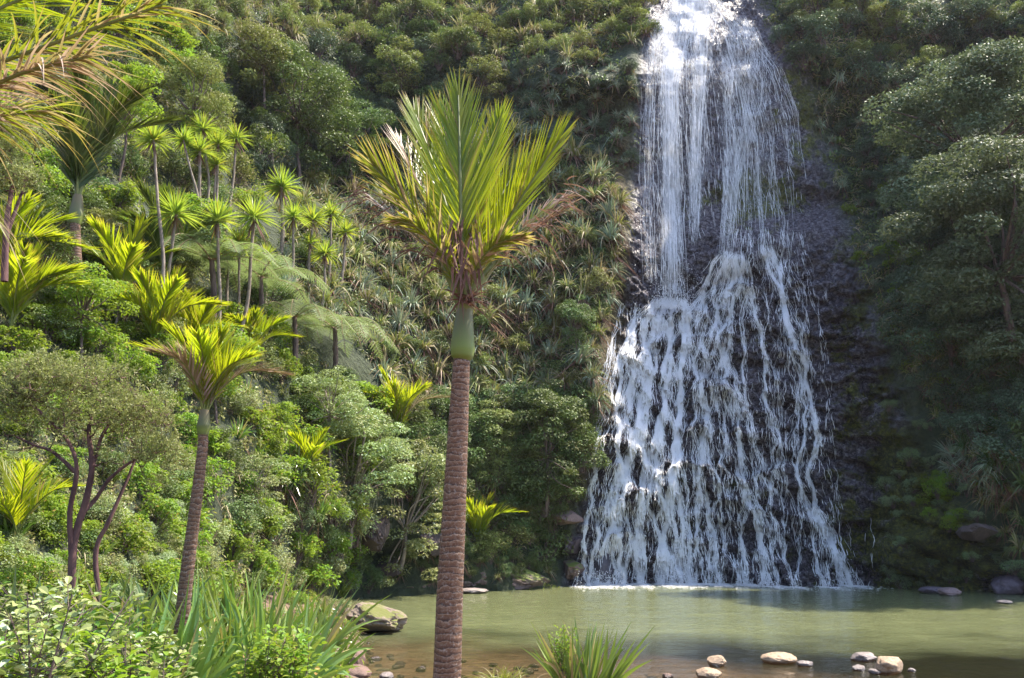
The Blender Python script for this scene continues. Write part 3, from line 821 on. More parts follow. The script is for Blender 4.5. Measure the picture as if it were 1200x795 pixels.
    t = N(nt, 'ShaderNodeBsdfTranslucent'); t.inputs[0].default_value = (0.92, 0.92, 0.95, 1)
    ms = N(nt, 'ShaderNodeMixShader'); ms.inputs[0].default_value = 0.5; lk.new(p.outputs[0], ms.inputs[1]); lk.new(t.outputs[0], ms.inputs[2]); out(nt, ms.outputs[0])
    o = mb.build('water_spray', wm); o['kind'] = 'stuff'
    # broken foam floating along the foot of the fall
    n = 15000
    fx = rng.choice(nx, n, p=(foam[-12] + 2e-3) / (foam[-12] + 2e-3).sum())
    b = at(gx[fx] + rng.normal(size=n) * 3, np.full(n, 686.0), Dw[-12][fx])
    b[:, 1] += .15 - np.abs(rng.normal(size=n)) * .8 - (rng.random(n) < .1) * rng.random(n) * 2.5; b[:, 2] = .012 + rng.random(n) * .02
    mb = MB(); mb.add(*leafq(b, rng.normal(size=(n, 3)) * [1, .4, 0], np.tile([0, 0, 1.0], (n, 1)) + rng.normal(size=(n, 3)) * .12, rng.uniform(.04, .22, n), rng.uniform(.03, .09, n)))
    o = mb.build('foam', wm); o['kind'] = 'stuff'
    return foam


build_waterfall()


# ------------------------------------------------------------------ rocks
def rock_mesh(seed, sx, sy, sz, rough=0.25, n=34, boxy=0.0):
    u = np.linspace(0, 2 * np.pi, 2 * n, endpoint=False); v = np.linspace(0.02, np.pi - 0.02, n)
    U, Vv = np.meshgrid(u, v)
    d = np.stack([np.sin(Vv) * np.cos(U), np.sin(Vv) * np.sin(U), np.cos(Vv)], -1)
    if boxy: d = np.sign(d) * np.abs(d) ** (1 - boxy)
    r = 1 + rough * 1.3 * fbm(d[..., 0] * 1.5 + seed, d[..., 1] * 1.5, d[..., 2] * 1.5, 4, seed) + rough * 0.5 * fbm(d[..., 0] * 6 + seed, d[..., 1] * 6, d[..., 2] * 6, 4, seed)
    # chipped flat faces
    for q in range(int(3 + rough * 26)):
        pn = nrm(np.random.default_rng(seed * 31 + q).normal(size=3)); lim = 1 - rough * np.random.default_rng(seed * 17 + q).uniform(.1, 1.0)
        dp = (d * r[..., None]) @ pn
        r = np.where(dp > lim, r * lim / np.maximum(dp, 1e-6), r)
    P = d * r[..., None] * np.array([sx, sy, sz])
    idx = np.arange(n * 2 * n).reshape(n, 2 * n); nx = np.roll(idx, -1, 1)
    F = np.stack([idx[:-1], idx[1:], nx[1:], nx[:-1]], -1).reshape(-1, 4)
    top, bot = idx[0], idx[-1]
    caps = [[top[0], top[i], top[i + 1], top[i + 2]] for i in range(1, 2 * n - 2, 2)] + [[bot[0], bot[i + 2], bot[i + 1], bot[i]] for i in range(1, 2 * n - 2, 2)]
    return P, np.concatenate([F, np.array(caps)])


RM = {
    'shade': rockmat('brown_shaded_stone', (0.03, 0.022, 0.02), (0.10, 0.07, 0.065), wet=0.1, scale=2),  # stone darkened, with the shade of the recess put into its colour
    'tan': rockmat('tan_stone', (0.20, 0.13, 0.08), (0.36, 0.25, 0.16), wet=0.3, scale=3),
    'grey': rockmat('grey_stone', (0.10, 0.08, 0.075), (0.26, 0.21, 0.19), wet=0.45, scale=3),
    'red': rockmat('reddish_brown_stone', (0.075, 0.042, 0.03), (0.17, 0.10, 0.075), wet=0.35, scale=4),
    'mossy': rockmat('mossy_stone', (0.08, 0.06, 0.045), (0.26, 0.19, 0.15), moss=(0.11, 0.115, 0.025), mossamt=0.2, wet=0.1, scale=1.6),
    'dark': rockmat('dark_wet_stone', (0.02, 0.018, 0.026), (0.09, 0.08, 0.105), wet=0.6, scale=2),
    'purple': rockmat('purplish_stone', (0.04, 0.03, 0.04), (0.12, 0.09, 0.11), wet=0.3, scale=2),
    'pink': rockmat('pinkish_stone', (0.10, 0.065, 0.06), (0.24, 0.16, 0.15), wet=0.3, scale=1.5),
    'mossy_dark': rockmat('mossy_dark_stone', (0.06, 0.04, 0.04), (0.19, 0.13, 0.11), moss=(0.11, 0.14, 0.02), mossamt=0.2, wet=0.15, scale=0.9),
}


def rock(px, py, w, h, mat, label, D=None, z=None, rough=0.25, group=None, name='rock', dz=0.0, seed=None, depth=1.0, boxy=0.0):
    """rock whose middle is seen at (px,py), w x h photo pixels"""
    if D is None:
        P = ground_at(px, py + h * 0.5, 0.0 if z is None else z)
    else:
        P = at(px, py, float(Dfull(px, py)) - .1)
    s = P[1] / F_PX
    seed = int(px * 7 + py) % 97 if seed is None else seed
    V, F = rock_mesh(seed, w * s * 0.5, w * s * 0.5 * depth, h * s * 0.62, rough, boxy=boxy)
    mb = MB(); mb.add(V, F)
    o = mb.build(name, RM[mat], smooth=rough < .3)
    o.location = (P[0], P[1] + (w * s * 0.3 if D is None else 0), (P[2] + h * s * 0.40 + dz) if D is None else P[2])
    o.rotation_euler = (0, 0, (seed % 7) * 0.3 - 0.9)
    tag(o, label, 'rock', group)
    return o


rock(917, 773, 38, 11, 'tan', 'long flat tan stone in the shallows, largest in the middle of the row', rough=0.18)
rock(945, 779, 18, 6, 'grey', 'small pale grey flat stone touching the water right of the long tan stone', rough=0.2)
rock(841, 776, 22, 11, 'tan', 'small pointed tan stone standing in the pool, upper of the left pair', rough=0.3)
rock(832, 791, 26, 12, 'tan', 'smooth tan stone cut by the bottom edge of the photo, lower of the left pair', rough=0.2)
rock(1016, 771, 28, 10, 'grey', 'pale grey wet stone behind the large tan stone at right', rough=0.3)
rock(1046, 782, 34, 17, 'tan', 'large rounded tan stone at the right end of the row in the shallows', rough=0.25)
rock(1009, 784, 15, 6, 'grey', 'tiny grey stone left of the large rounded tan stone', rough=0.3)
rock(1027, 788, 13, 5, 'grey', 'tiny flat stone at the near foot of the large rounded tan stone', rough=0.3)
rock(1070, 786, 9, 5, 'grey', 'tiny pale stone just right of the large rounded tan stone', rough=0.3)
rock(783, 793, 14, 5, 'red', 'low brown stone barely breaking the water at the bottom edge', rough=0.3)
rock(434, 727, 78, 32, 'mossy', 'rough pinkish rock with yellow-green moss beside the flax at the pool edge', rough=0.38, name='boulder', seed=9)
rock(408, 775, 34, 24, 'red', 'smooth reddish brown boulder at the near end of the pool bank', rough=0.15, name='boulder', dz=0.02)
rock(384, 781, 26, 24, 'red', 'pale brown boulder under the drooping flax leaves at the pool bank', rough=0.2, name='boulder', dz=0.05, seed=8)
rock(414, 792, 40, 14, 'red', 'flat brown boulder cut by the bottom edge below the smooth reddish one', rough=0.2, name='boulder', dz=0.02, seed=12)
rock(452, 793, 16, 7, 'grey', 'small grey stone at the bottom edge right of the brown boulders', rough=0.2)
rock(350, 789, 40, 18, 'red', 'low pale brown boulder half covered by flax at the bottom edge', rough=0.2, name='boulder', dz=0.1, seed=22)
rock(597, 677, 92, 28, 'mossy_dark', 'low mossy rock ledge with grass on top reaching into the pool', rough=0.3, name='rock_ledge', seed=31, depth=0.9)
rock(548, 680, 60, 26, 'mossy_dark', 'reddish mossy rock ledge just right of the big palm trunk at the water', rough=0.3, name='rock_ledge', seed=33)
rock(470, 688, 70, 18, 'mossy_dark', 'low mossy shore rock left of the big palm trunk', rough=0.35, seed=34)
rock(430, 690, 46, 12, 'purple', 'low purplish stone at the far left corner of the pool', rough=0.35, seed=35)
rock(553, 693, 34, 6, 'grey', 'flat pale stone at the waterline under the reddish ledge', rough=0.2, seed=36)
rock(706, 664, 24, 36, 'dark', 'dark wet boulder standing in the foot of the waterfall at left', D=43.9, rough=0.2, name='boulder')
rock(664, 607, 46, 20, 'pink', 'pinkish bare rock slab beside the left foot of the waterfall', D=44.0, rough=0.55, boxy=0.3)
rock(668, 640, 42, 26, 'purple', 'purplish bare rock below the pinkish slab left of the waterfall', D=43.8, rough=0.6, boxy=0.2)
rock(672, 668, 40, 24, 'mossy_dark', 'mossy dark rock at the waterline left of the waterfall', D=43.6, rough=0.55)
rock(1143, 624, 56, 18, 'shade', 'long dark boulder lodged on the mossy right bank', D=38.6, rough=0.55, name='boulder')
rock(1186, 686, 34, 22, 'purple', 'rounded purple boulder at the waterline at the right edge', rough=0.25, name='boulder')
rock(1116, 694, 26, 9, 'pink', 'small pinkish stone at the waterline under the mossy right bank', rough=0.25)
rock(1094, 692, 26, 8, 'purple', 'small dark stone at the waterline just left of the pinkish one', rough=0.3)
rock(1180, 706, 18, 4, 'grey', 'pale flat stone lying in the water near the right edge', rough=0.2)
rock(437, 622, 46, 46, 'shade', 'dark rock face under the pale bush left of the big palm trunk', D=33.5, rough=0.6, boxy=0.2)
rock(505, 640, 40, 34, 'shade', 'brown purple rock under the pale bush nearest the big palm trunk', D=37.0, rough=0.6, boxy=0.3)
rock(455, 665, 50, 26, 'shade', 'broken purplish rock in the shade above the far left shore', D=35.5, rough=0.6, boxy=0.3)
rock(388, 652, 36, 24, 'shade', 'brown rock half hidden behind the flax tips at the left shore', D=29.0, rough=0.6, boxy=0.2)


def pebbles():
    """gravel of the shallows, half under water"""
    base, F0 = rock_mesh(3, 1, 1, .6, .25, n=7)
    mb = MB(); n = 420
    px = rng.uniform(430, 1230, n); py = rng.uniform(771, 850, n); px[:60] = rng.uniform(330, 440, 60); py[:60] = rng.uniform(755, 800, 60)
    P = ground_at(px, py, -.1); z = ground_z(P[:, 0], P[:, 1])
    for i in range(n):
        s = rng.uniform(.03, .13); a = rng.random() * 6.28; cs, sn = math.cos(a), math.sin(a)
        V = base * [s * rng.uniform(.8, 1.6), s, s * rng.uniform(.5, 1)]
        V = np.stack([V[:, :, 0] * cs - V[:, :, 1] * sn, V[:, :, 0] * sn + V[:, :, 1] * cs, V[:, :, 2]], -1) if V.ndim == 3 else V
        mb.add(V + [P[i, 0], P[i, 1], z[i] + s * .25], F0)
    o = mb.build('gravel', RM['red'], smooth=True); o['kind'] = 'stuff'


pebbles()

# ------------------------------------------------------------------ plant meshes
def frond_mesh(path, nl, ll, adax, a0=42, a1=16, lift=0.35, droop=0.05, W=0.03, t0=0.14, ns=4, fold=0.3, prof='blade', jit=0.06, ends=(0.55, 0.5), lj=0.08):
    """(leaflet MB, rachis MB) of one feather frond along path"""
    C = curve(path, 30); T = nrm(np.gradient(C, axis=0))
    tt = np.linspace(t0, 0.99, nl); i = tt * 29; i0 = np.minimum(i.astype(int), 28); f = (i - i0)[:, None]
    B = C[i0] * (1 - f) + C[i0 + 1] * f; TT = nrm(T[i0] * (1 - f) + T[i0 + 1] * f)
    S = nrm(np.cross(TT, adax)); Ad = np.cross(S, TT)
    u = (tt - t0) / (1 - t0)
    a = R(1) * (a0 + (a1 - a0) * u)
    ln = ll * (ends[0] + (1 - ends[0]) * np.minimum(1, u * 3.2)) * (1 - (1 - ends[1]) * np.clip((u - 0.45) / 0.55, 0, 1) ** 1.6)
    mb = MB()
    for sg in (-1, 1):
        aa = (a + rng.normal(size=nl) * jit)[:, None]
        lf = lift + rng.normal(size=(nl, 1)) * 0.08
        d = TT * np.cos(aa) + sg * S * np.sin(aa) * np.cos(lf) + Ad * np.sin(aa) * np.sin(lf) + rng.normal(size=(nl, 3)) * jit * 0.5
        L = ln * (1 + rng.normal(size=nl) * lj)
        V, F, A = blades(B, d, L, W, np.maximum(0, droop + rng.normal(size=nl) * droop * 0.6), ns=ns, fold=fold, prof=prof, ref=Ad + rng.normal(size=(nl, 3)) * 0.12, clump=rng.random())
        mb.add(V, F, A)
    rb = MB(); Lp = np.linalg.norm(np.diff(C, axis=0), axis=1).sum()
    V, F, A = tube(C, np.linspace(0.012, 0.003, 30) * max(Lp, 0.6) + 0.002, 5)
    rb.add(V, F, A)
    return mb, rb


def add_frond(parent, path, leafm, rm='rachis', name='frond', **kw):
    mb, rb = frond_mesh(path, **kw)
    o = mb.build(name, M[leafm], parent)
    rb.build('frond_stalk', M[rm], o, smooth=True)
    return o


def local(P, o):
    return np.asarray(P, float) - np.array(o.location)


def lathe_path(P, r, n=20, rings=0, ringamp=0.0, sub=1):
    m = len(P) * sub
    C = curve(P, m); rr = np.interp(np.linspace(0, 1, m), np.linspace(0, 1, len(r)), r)
    if rings:
        L = np.concatenate([[0], np.cumsum(np.linalg.norm(np.diff(C, axis=0), axis=1))])
        ph = (C[:, 2] * rings) % 1.0
        rr = rr * (1 + ringamp * (ph - 0.5) + rng.normal(size=m) * ringamp * 0.15)
    return tube(C, rr, n, jit=ringamp * 0.12)


# ---- the big nikau palm in front of the pool
def big_palm():
    Y = 8.7
    base = at(518, 905, Y)
    t = empty('nikau_palm', base)
    tag(t, 'tall nikau palm with ringed brown trunk and bright upright fronds in the foreground', 'palm tree')
    s = Y / F_PX
    pp = [(518, 905), (521, 840), (524, 790), (527, 700), (531, 620), (536, 520), (539, 460), (541, 425), (541.5, 418)]
    P = [local(at(a, b, Y), t) for a, b in pp]
    V, F, A = lathe_path(P, np.array([17.5, 16.5, 15.6, 15, 14.0, 12.2, 10.8, 10.0, 9.0]) * s, 28, rings=17, ringamp=0.025, sub=70)
    mb = MB(); mb.add(V, F, A); mb.build('trunk', M['palm_trunk'], t, smooth=True)
    pp = [(541.5, 424), (542, 418), (542.3, 409), (542.6, 396), (543.4, 380), (544.6, 364), (546, 348), (547, 330)]
    P = [local(at(a, b, Y), t) for a, b in pp]
    V, F, A = lathe_path(P, np.array([8.5, 13.2, 14.6, 13.6, 11.6, 9.8, 9.2, 9]) * s, 26, sub=5)
    mb = MB(); mb.add(V, F, A); mb.build('crownshaft', M['shaft'], t, smooth=True)

    def pl(lst):
        return [local(at(a, b, Y + d), t) for a, b, d in lst]
    back = np.array([0.0, 1.0, 0.15])
    G = dict(nl=60, W=0.027, fold=0.25, droop=0.012, lift=0.30, jit=0.05, ns=4, ends=(0.75, 0.42), lj=0.06, t0=.09)
    add_frond(t, pl([(545, 348, 0), (541, 265, -.18), (539, 190, -.2), (537, 112, -.05)]), 'nikau', ll=1.02, adax=back, a0=34, a1=9, **G)
    add_frond(t, pl([(544, 345, 0), (526, 255, .1), (505, 185, .25), (487, 135, .4)]), 'nikau', ll=0.80, adax=np.array([0.6, -0.8, .1]), a0=36, a1=10, **G)
    add_frond(t, pl([(546, 345, 0), (556, 260, .2), (572, 195, .45), (585, 140, .6)]), 'nikau', ll=0.78, adax=np.array([-0.5, -0.8, .1]), a0=36, a1=11, **G)
    add_frond(t, pl([(549, 347, 0), (580, 285, -.15), (615, 225, -.3), (655, 165, -.35)]), 'nikau', ll=0.80, adax=np.array([-0.75, .45, .55]), a0=40, a1=11, **G)
    add_frond(t, pl([(546, 342, 0), (538, 260, .3), (527, 190, .55), (515, 130, .75)]), 'nikau', ll=0.78, adax=np.array([0.2, -1, .1]), a0=34, a1=10, **G)
    add_frond(t, pl([(547, 342, 0), (566, 275, .35), (590, 225, .6), (612, 190, .8)]), 'nikau', ll=0.75, adax=np.array([-0.4, -1, .2]), a0=36, a1=12, **G)
    G2 = dict(nl=44, W=0.028, fold=0.25, lift=0.30, jit=0.12, ns=5, ends=(0.75, 0.5), lj=0.15)
    add_frond(t, pl([(541, 348, 0), (508, 285, -.1), (470, 232, -.2), (438, 195, -.2)]), 'nikau_old', ll=0.72, adax=np.array([0.7, .5, .6]), a0=42, a1=14, droop=0.05, **G2)
    add_frond(t, pl([(542, 346, 0), (516, 270, .2), (488, 210, .4), (468, 170, .6)]), 'nikau_old', ll=0.66, adax=np.array([0.7, -.5, .5]), a0=40, a1=14, droop=0.04, **G2)
    add_frond(t, pl([(541, 350, 0), (505, 296, .1), (466, 258, .25), (430, 230, .4)]), 'nikau_dry', ll=0.42, adax=np.array([0.6, -.4, .8]), a0=45, a1=15, droop=0.22, rm='rachis_dry', **G2)
    add_frond(t, pl([(550, 350, 0), (588, 303, .1), (628, 268, .2), (668, 240, .2)]), 'nikau_dry', ll=0.42, adax=np.array([-0.6, -.3, .8]), a0=38, a1=10, droop=0.10, rm='rachis_dry', **G2)
    add_frond(t, pl([(550, 350, 0), (590, 296, .3), (628, 256, .5), (658, 236, .7)]), 'nikau_old', ll=0.55, adax=np.array([-0.5, -.5, .7]), a0=42, a1=12, droop=0.10, **G2)
    add_frond(t, pl([(540, 352, -.05), (520, 300, -.3), (490, 268, -.45), (462, 258, -.6)]), 'nikau_old', ll=0.30, adax=np.array([0.5, .6, .6]), a0=45, a1=15, droop=0.18, **G2)
    add_frond(t, pl([(548, 350, -.05), (560, 310, -.3), (585, 285, -.5), (612, 278, -.65)]), 'nikau_old', ll=0.28, adax=np.array([-.4, .7, .6]), a0=45, a1=15, droop=0.15, **G2)
    # withered leaflets folded down inside the crown
    n = 55
    px = rng.normal(541, 13, n); py = rng.uniform(250, 325, n)
    b = local(at(px, py, Y - 0.1 - rng.random(n) * 0.3), t)
    d = np.stack([rng.normal(size=n) * .3, -0.2 + rng.normal(size=n) * .2, -np.ones(n)], -1)
    V, F, A = blades(b, d, rng.uniform(.2, .55, n), .028, 0.1, ns=4, fold=.3, prof='blade', tw=1.2)
    mb = MB(); mb.add(V, F, A)
    b = np.repeat(local(at(np.array([548., 540., 552.]), np.array([355., 352., 350.]), Y - .12), t), 14, 0)
    d = np.stack([rng.normal(size=42) * .5, rng.normal(size=42) * .4 - .3, rng.uniform(-.2, 1.2, 42)], -1)
    V, F, A = blades(b, d, rng.uniform(.15, .5, 42), .02, 0.5, ns=5, prof='blade', tw=1.5); mb.add(V, F, A)
    # shrivelled leaflets trailing from the oldest fronds on both sides
    n = 120; sd = np.where(rng.random(n) < .55, -1, 1); u = rng.random(n) ** .7
    b = local(at(545 + sd * (18 + 105 * u), 320 - 95 * u + rng.normal(size=n) * 9, Y + rng.normal(size=n) * .12), t)
    d = np.stack([sd * rng.uniform(.2, 1.2, n), rng.normal(size=n) * .4, rng.uniform(-.5, .7, n)], -1)
    V, F, A = blades(b, d, rng.uniform(.15, .45, n), .014, 0.6, ns=6, prof='blade', tw=1.5); mb.add(V, F, A)
    mb.build('withered_leaflets', M['dead'], t)
    # old frond bases spreading above the crownshaft
    mb = MB()
    for (ax, ay, dd, r0) in ((505, 290, 0, 4.5), (590, 296, .05, 4.5), (523, 280, -.15, 4), (572, 285, -.15, 4.5), (541, 280, -.2, 4.5), (556, 275, .2, 4)):
        C = curve([local(at(545, 362, Y), t), local(at(545 + (ax - 545) * .35, 330, Y + dd * .5), t), local(at(ax, ay, Y + dd), t)], 12)
        mb.add(*tube(C, np.linspace(r0 * 2.3, r0 * .75, 12) * s, 8))
    mb.build('frond_sheaths', M['rachis'], t, smooth=True)


big_palm()


# ---- smaller nikau palms
def nikau(px, py, Y, h, L, label, nf=10, leafm='nikau', up=0.75, trunk=None, seed=1, az=None, W=0.034, ll=0.42, nl=34, spread=1.0, drym=None, name='nikau_palm'):
    """crown base seen at (px,py); trunk = list of photo points down from the crown"""
    r = np.random.default_rng(seed)
    if Y > 11.6:
        f = (trunk[-1][0], trunk[-1][1]) if trunk else (px, py + 6)
        Yn = float(Dfull(f[0], f[1])) - .25; L *= Yn / Y; W *= Yn / Y; Y = Yn; h = 0
    C0 = at(px, py, Y)
    if trunk: b = at(trunk[-1][0], trunk[-1][1], Y)
    else: b = C0 - np.array([0, 0, h])
    t = empty(name, b)
    tag(t, label, 'palm tree')
    s = Y / F_PX
    if trunk:
        P = [local(at(a, c, Y), t) for a, c, _ in reversed(trunk)] + [C0 - b]
        rr = [w for _, _, w in reversed(trunk)] + [trunk[0][2] * 0.9]
        V, F, A = lathe_path(P, np.array(rr) * s, 14, rings=12, ringamp=0.06, sub=40)
        mb = MB(); mb.add(V, F, A); mb.build('trunk', M['palm_trunk'], t, smooth=True)
        P = [C0 - b - np.array([0, 0, .02]), C0 - b + np.array([0, 0, .08 * L]), C0 - b + np.array([0, 0, .25 * L])]
        V, F, A = lathe_path(P, np.array([trunk[0][2] * 1.0, trunk[0][2] * 1.35, trunk[0][2] * .8]) * s, 14, sub=8)
        mb = MB(); mb.add(V, F, A); mb.build('crownshaft', M['shaft'], t, smooth=True)
        c = C0 - b + np.array([0, 0, .18 * L])
    else:
        c = C0 - b
        if h > 0.25:
            mb = MB(); mb.add(*lathe_path([np.zeros(3) - [0, 0, .3], c * .5, c], np.array([.13, .12, .10]), 12, rings=12, ringamp=.06, sub=20)); mb.build('trunk', M['palm_trunk'], t, smooth=True)
    for k in range(nf):
        a = (k * 2.39996 + seed) if az is None else az[k % len(az)] + r.normal() * .15
        tilt = (0.12 + 0.75 * (k / nf) ** 0.9 * spread) * (1.35 - up)
        hd = np.array([math.cos(a), math.sin(a), 0])
        l = L * r.uniform(.85, 1.08)
        def pt(u, extra): return c + hd * l * u * math.sin(tilt + extra) + np.array([0, 0, l * u * math.cos(tilt + extra)])
        path = [c, pt(.33, 0), pt(.68, .10 + .12 * k / nf), pt(1.0, .22 + .35 * k / nf)]
        lm = leafm
        if k >= nf - 2 and drym: lm = drym
        add_frond(t, path, lm, ll=L * ll, nl=nl, adax=-hd * 0.9 + np.array([0, 0, .5]), W=W, droop=.03 + .05 * k / nf, a0=44, a1=14, lift=.3, jit=.06, ns=3, fold=.2, ends=(.7, .45))
    return t


nikau(238, 508, 11.5, 0, 1.22, 'slender nikau palm with leaning ringed trunk in front of the cabbage trees at left', nf=13, trunk=[(237, 530, 6.0), (227, 610, 6.8), (217, 690, 7.8), (210, 770, 8.2)], seed=3, up=.80, W=.026, nl=44, ll=.40, drym='nikau_dry')
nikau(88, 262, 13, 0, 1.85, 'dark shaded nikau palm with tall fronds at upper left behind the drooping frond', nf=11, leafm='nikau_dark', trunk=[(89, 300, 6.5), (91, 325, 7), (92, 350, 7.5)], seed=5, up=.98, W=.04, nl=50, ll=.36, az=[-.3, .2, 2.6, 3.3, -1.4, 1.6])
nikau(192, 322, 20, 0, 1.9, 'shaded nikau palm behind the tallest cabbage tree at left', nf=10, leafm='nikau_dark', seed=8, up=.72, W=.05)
nikau(12, 385, 12, .4, 1.15, 'small glowing yellow-green nikau palm at the left edge below the dark palm', nf=9, seed=4, up=.86, W=.034, az=[-.1, .5, -.7, 3.0, 1.5, .1], nl=40)
nikau(-12, 330, 12, .4, 1.3, 'small nikau palm half cut by the left edge above the glowing one', nf=7, seed=14, up=.6, W=.034, az=[.2, .8, -.5])
nikau(180, 408, 17, .3, 1.5, 'bright young nikau palm without trunk at the foot of the tallest cabbage tree', nf=9, seed=6, up=.86, W=.045, nl=40)
nikau(225, 420, 17.5, .3, 1.25, 'yellow-green young nikau palm right of the tallest cabbage tree', nf=8, seed=21, up=.86, W=.045, nl=38)
nikau(292, 430, 22, .5, 1.45, 'young nikau palm with yellow fronds behind the slender leaning palm', nf=8, seed=9, up=.86, W=.05)
nikau(140, 350, 15, .3, 1.3, 'young shaded nikau palm between the dark palm and the tallest cabbage tree', nf=7, seed=31, up=.7, W=.04)
nikau(466, 512, 35.5, .8, 2.4, 'bushy nikau palm on the slope left of the big trunk above the pale bush', nf=11, seed=10, up=.86, W=.07, nl=30, drym='nikau_dry')
nikau(560, 640, 38.5, .5, 2.2, 'low yellow-green nikau palm at the shore just right of the big trunk', nf=9, seed=12, up=.86, W=.07, nl=28)
nikau(20, 625, 12, .3, 1.0, 'tiny bright nikau palm in the undergrowth at lower left', nf=8, seed=13, up=.5, W=.022, nl=28)
nikau(362, 560, 27, .4, 1.4, 'small nikau palm beside the brown-skirted flax on the left bank', nf=7, seed=41, up=.86, W=.05, nl=26)
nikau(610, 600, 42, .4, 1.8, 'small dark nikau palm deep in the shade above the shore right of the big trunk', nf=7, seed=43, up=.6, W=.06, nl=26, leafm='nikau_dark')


# ---- nikau palm outside the left edge whose old fronds hang into the picture
def edge_palm():
    Y = 5.0
    b = at(-150, 760, Y)
    t = empty('nikau_palm', b)
    tag(t, 'nikau palm at the left edge whose brown-tipped fronds droop into the upper left corner', 'palm tree')
    def pl(lst): return [local(at(a, c, Y + d), t) for a, c, d in lst]
    mb = MB(); mb.add(*lathe_path(pl([(-150, 760, 0), (-148, 600, 0), (-146, 400, 0), (-145, 250, 0)]), np.array([.16, .14, .12, .10]), 20, rings=17, ringamp=.05, sub=60)); mb.build('trunk', M['palm_trunk'], t, smooth=True)
    mb = MB(); mb.add(*lathe_path(pl([(-145, 255, 0), (-145, 225, 0), (-145, 180, 0), (-144, 140, 0)]), np.array([.10, .13, .10, .07]), 20, sub=8)); mb.build('crownshaft', M['shaft'], t, smooth=True)
    G = dict(nl=62, W=.015, fold=.25, ns=8, ends=(.8, .6), lj=.2, jit=.16)
    add_frond(t, pl([(-144, 170, 0), (-60, 100, -.1), (70, 48, -.2), (190, 6, -.2)]), 'nikau_old', ll=.50, adax=np.array([-.3, .3, .9]), a0=50, a1=24, lift=.15, droop=.30, **G)
    add_frond(t, pl([(-144, 180, 0), (-60, 130, -.4), (20, 88, -.6), (105, 66, -.7)]), 'nikau_dry', ll=.38, adax=np.array([-.3, .3, .9]), a0=50, a1=22, lift=.10, droop=.42, **G)
    add_frond(t, pl([(-144, 160, 0), (-80, 60, .2), (10, 5, .4), (110, -25, .5)]), 'nikau', ll=.75, adax=np.array([-.4, .1, .9]), a0=50, a1=22, lift=.2, droop=.06, **G)
    add_frond(t, pl([(-144, 190, 0), (-80, 165, .3), (-20, 140, .5), (55, 130, .6)]), 'nikau_old', ll=.55, adax=np.array([-.2, .2, .9]), a0=46, a1=20, lift=.1, droop=.45, **G)
    add_frond(t, pl([(-144, 150, 0), (-120, 30, .2), (-70, -50, .4), (10, -110, .5)]), 'nikau', ll=.7, adax=np.array([-.8, .1, .5]), a0=46, a1=20, lift=.2, droop=.05, **G)
    add_frond(t, pl([(-146, 150, 0), (-170, 20, .2), (-200, -80, .4), (-240, -160, .5)]), 'nikau', ll=.7, adax=np.array([.8, .1, .5]), a0=46, a1=20, lift=.2, droop=.05, **G)
    add_frond(t, pl([(-144, 200, 0), (-100, 190, -.2), (-60, 200, -.4), (-20, 240, -.5)]), 'nikau_old', ll=.42, adax=np.array([-.2, .2, .9]), a0=46, a1=20, lift=.1, droop=.35, **G)


edge_palm()


# ---- cabbage trees
def head_mesh(seed, n=120, L=.5, W=.04, droop=.22, skirt=14):
    global rng
    z = rng.uniform(-.35, 1, n); a = rng.random(n) * 2 * np.pi; rr = np.sqrt(1 - z * z)
    d = np.stack([rr * np.cos(a), rr * np.sin(a), z + .12], -1)
    mb = MB()
    V, F, A = blades(d * .04, d, L * rng.uniform(.8, 1.1, n), W, np.clip(droop * (1.1 - z), .02, .6), ns=4, fold=.25, prof='taper', ref=np.tile([0, 0, 1.0], (n, 1)) + rng.normal(size=(n, 3)) * .15, clump=rng.random(n))
    mb.add(V, F, A)
    a = rng.random(skirt) * 2 * np.pi
    d = np.stack([np.cos(a) * .5, np.sin(a) * .5, -np.ones(skirt)], -1)
    V, F, A = blades(d * .03 - [0, 0, .02], d, L * rng.uniform(.5, .9, skirt), W * .8, .2, ns=3, fold=.2, prof='taper')
    mb.add(V, F, A, 1)
    return mb.mesh('leaf_head', [M['cabbage'], M['dead']])


HEADS = [head_mesh(i, droop=dr, n=nn) for i, (dr, nn) in enumerate([(.18, 120), (.26, 130), (.12, 100), (.3, 110)])]
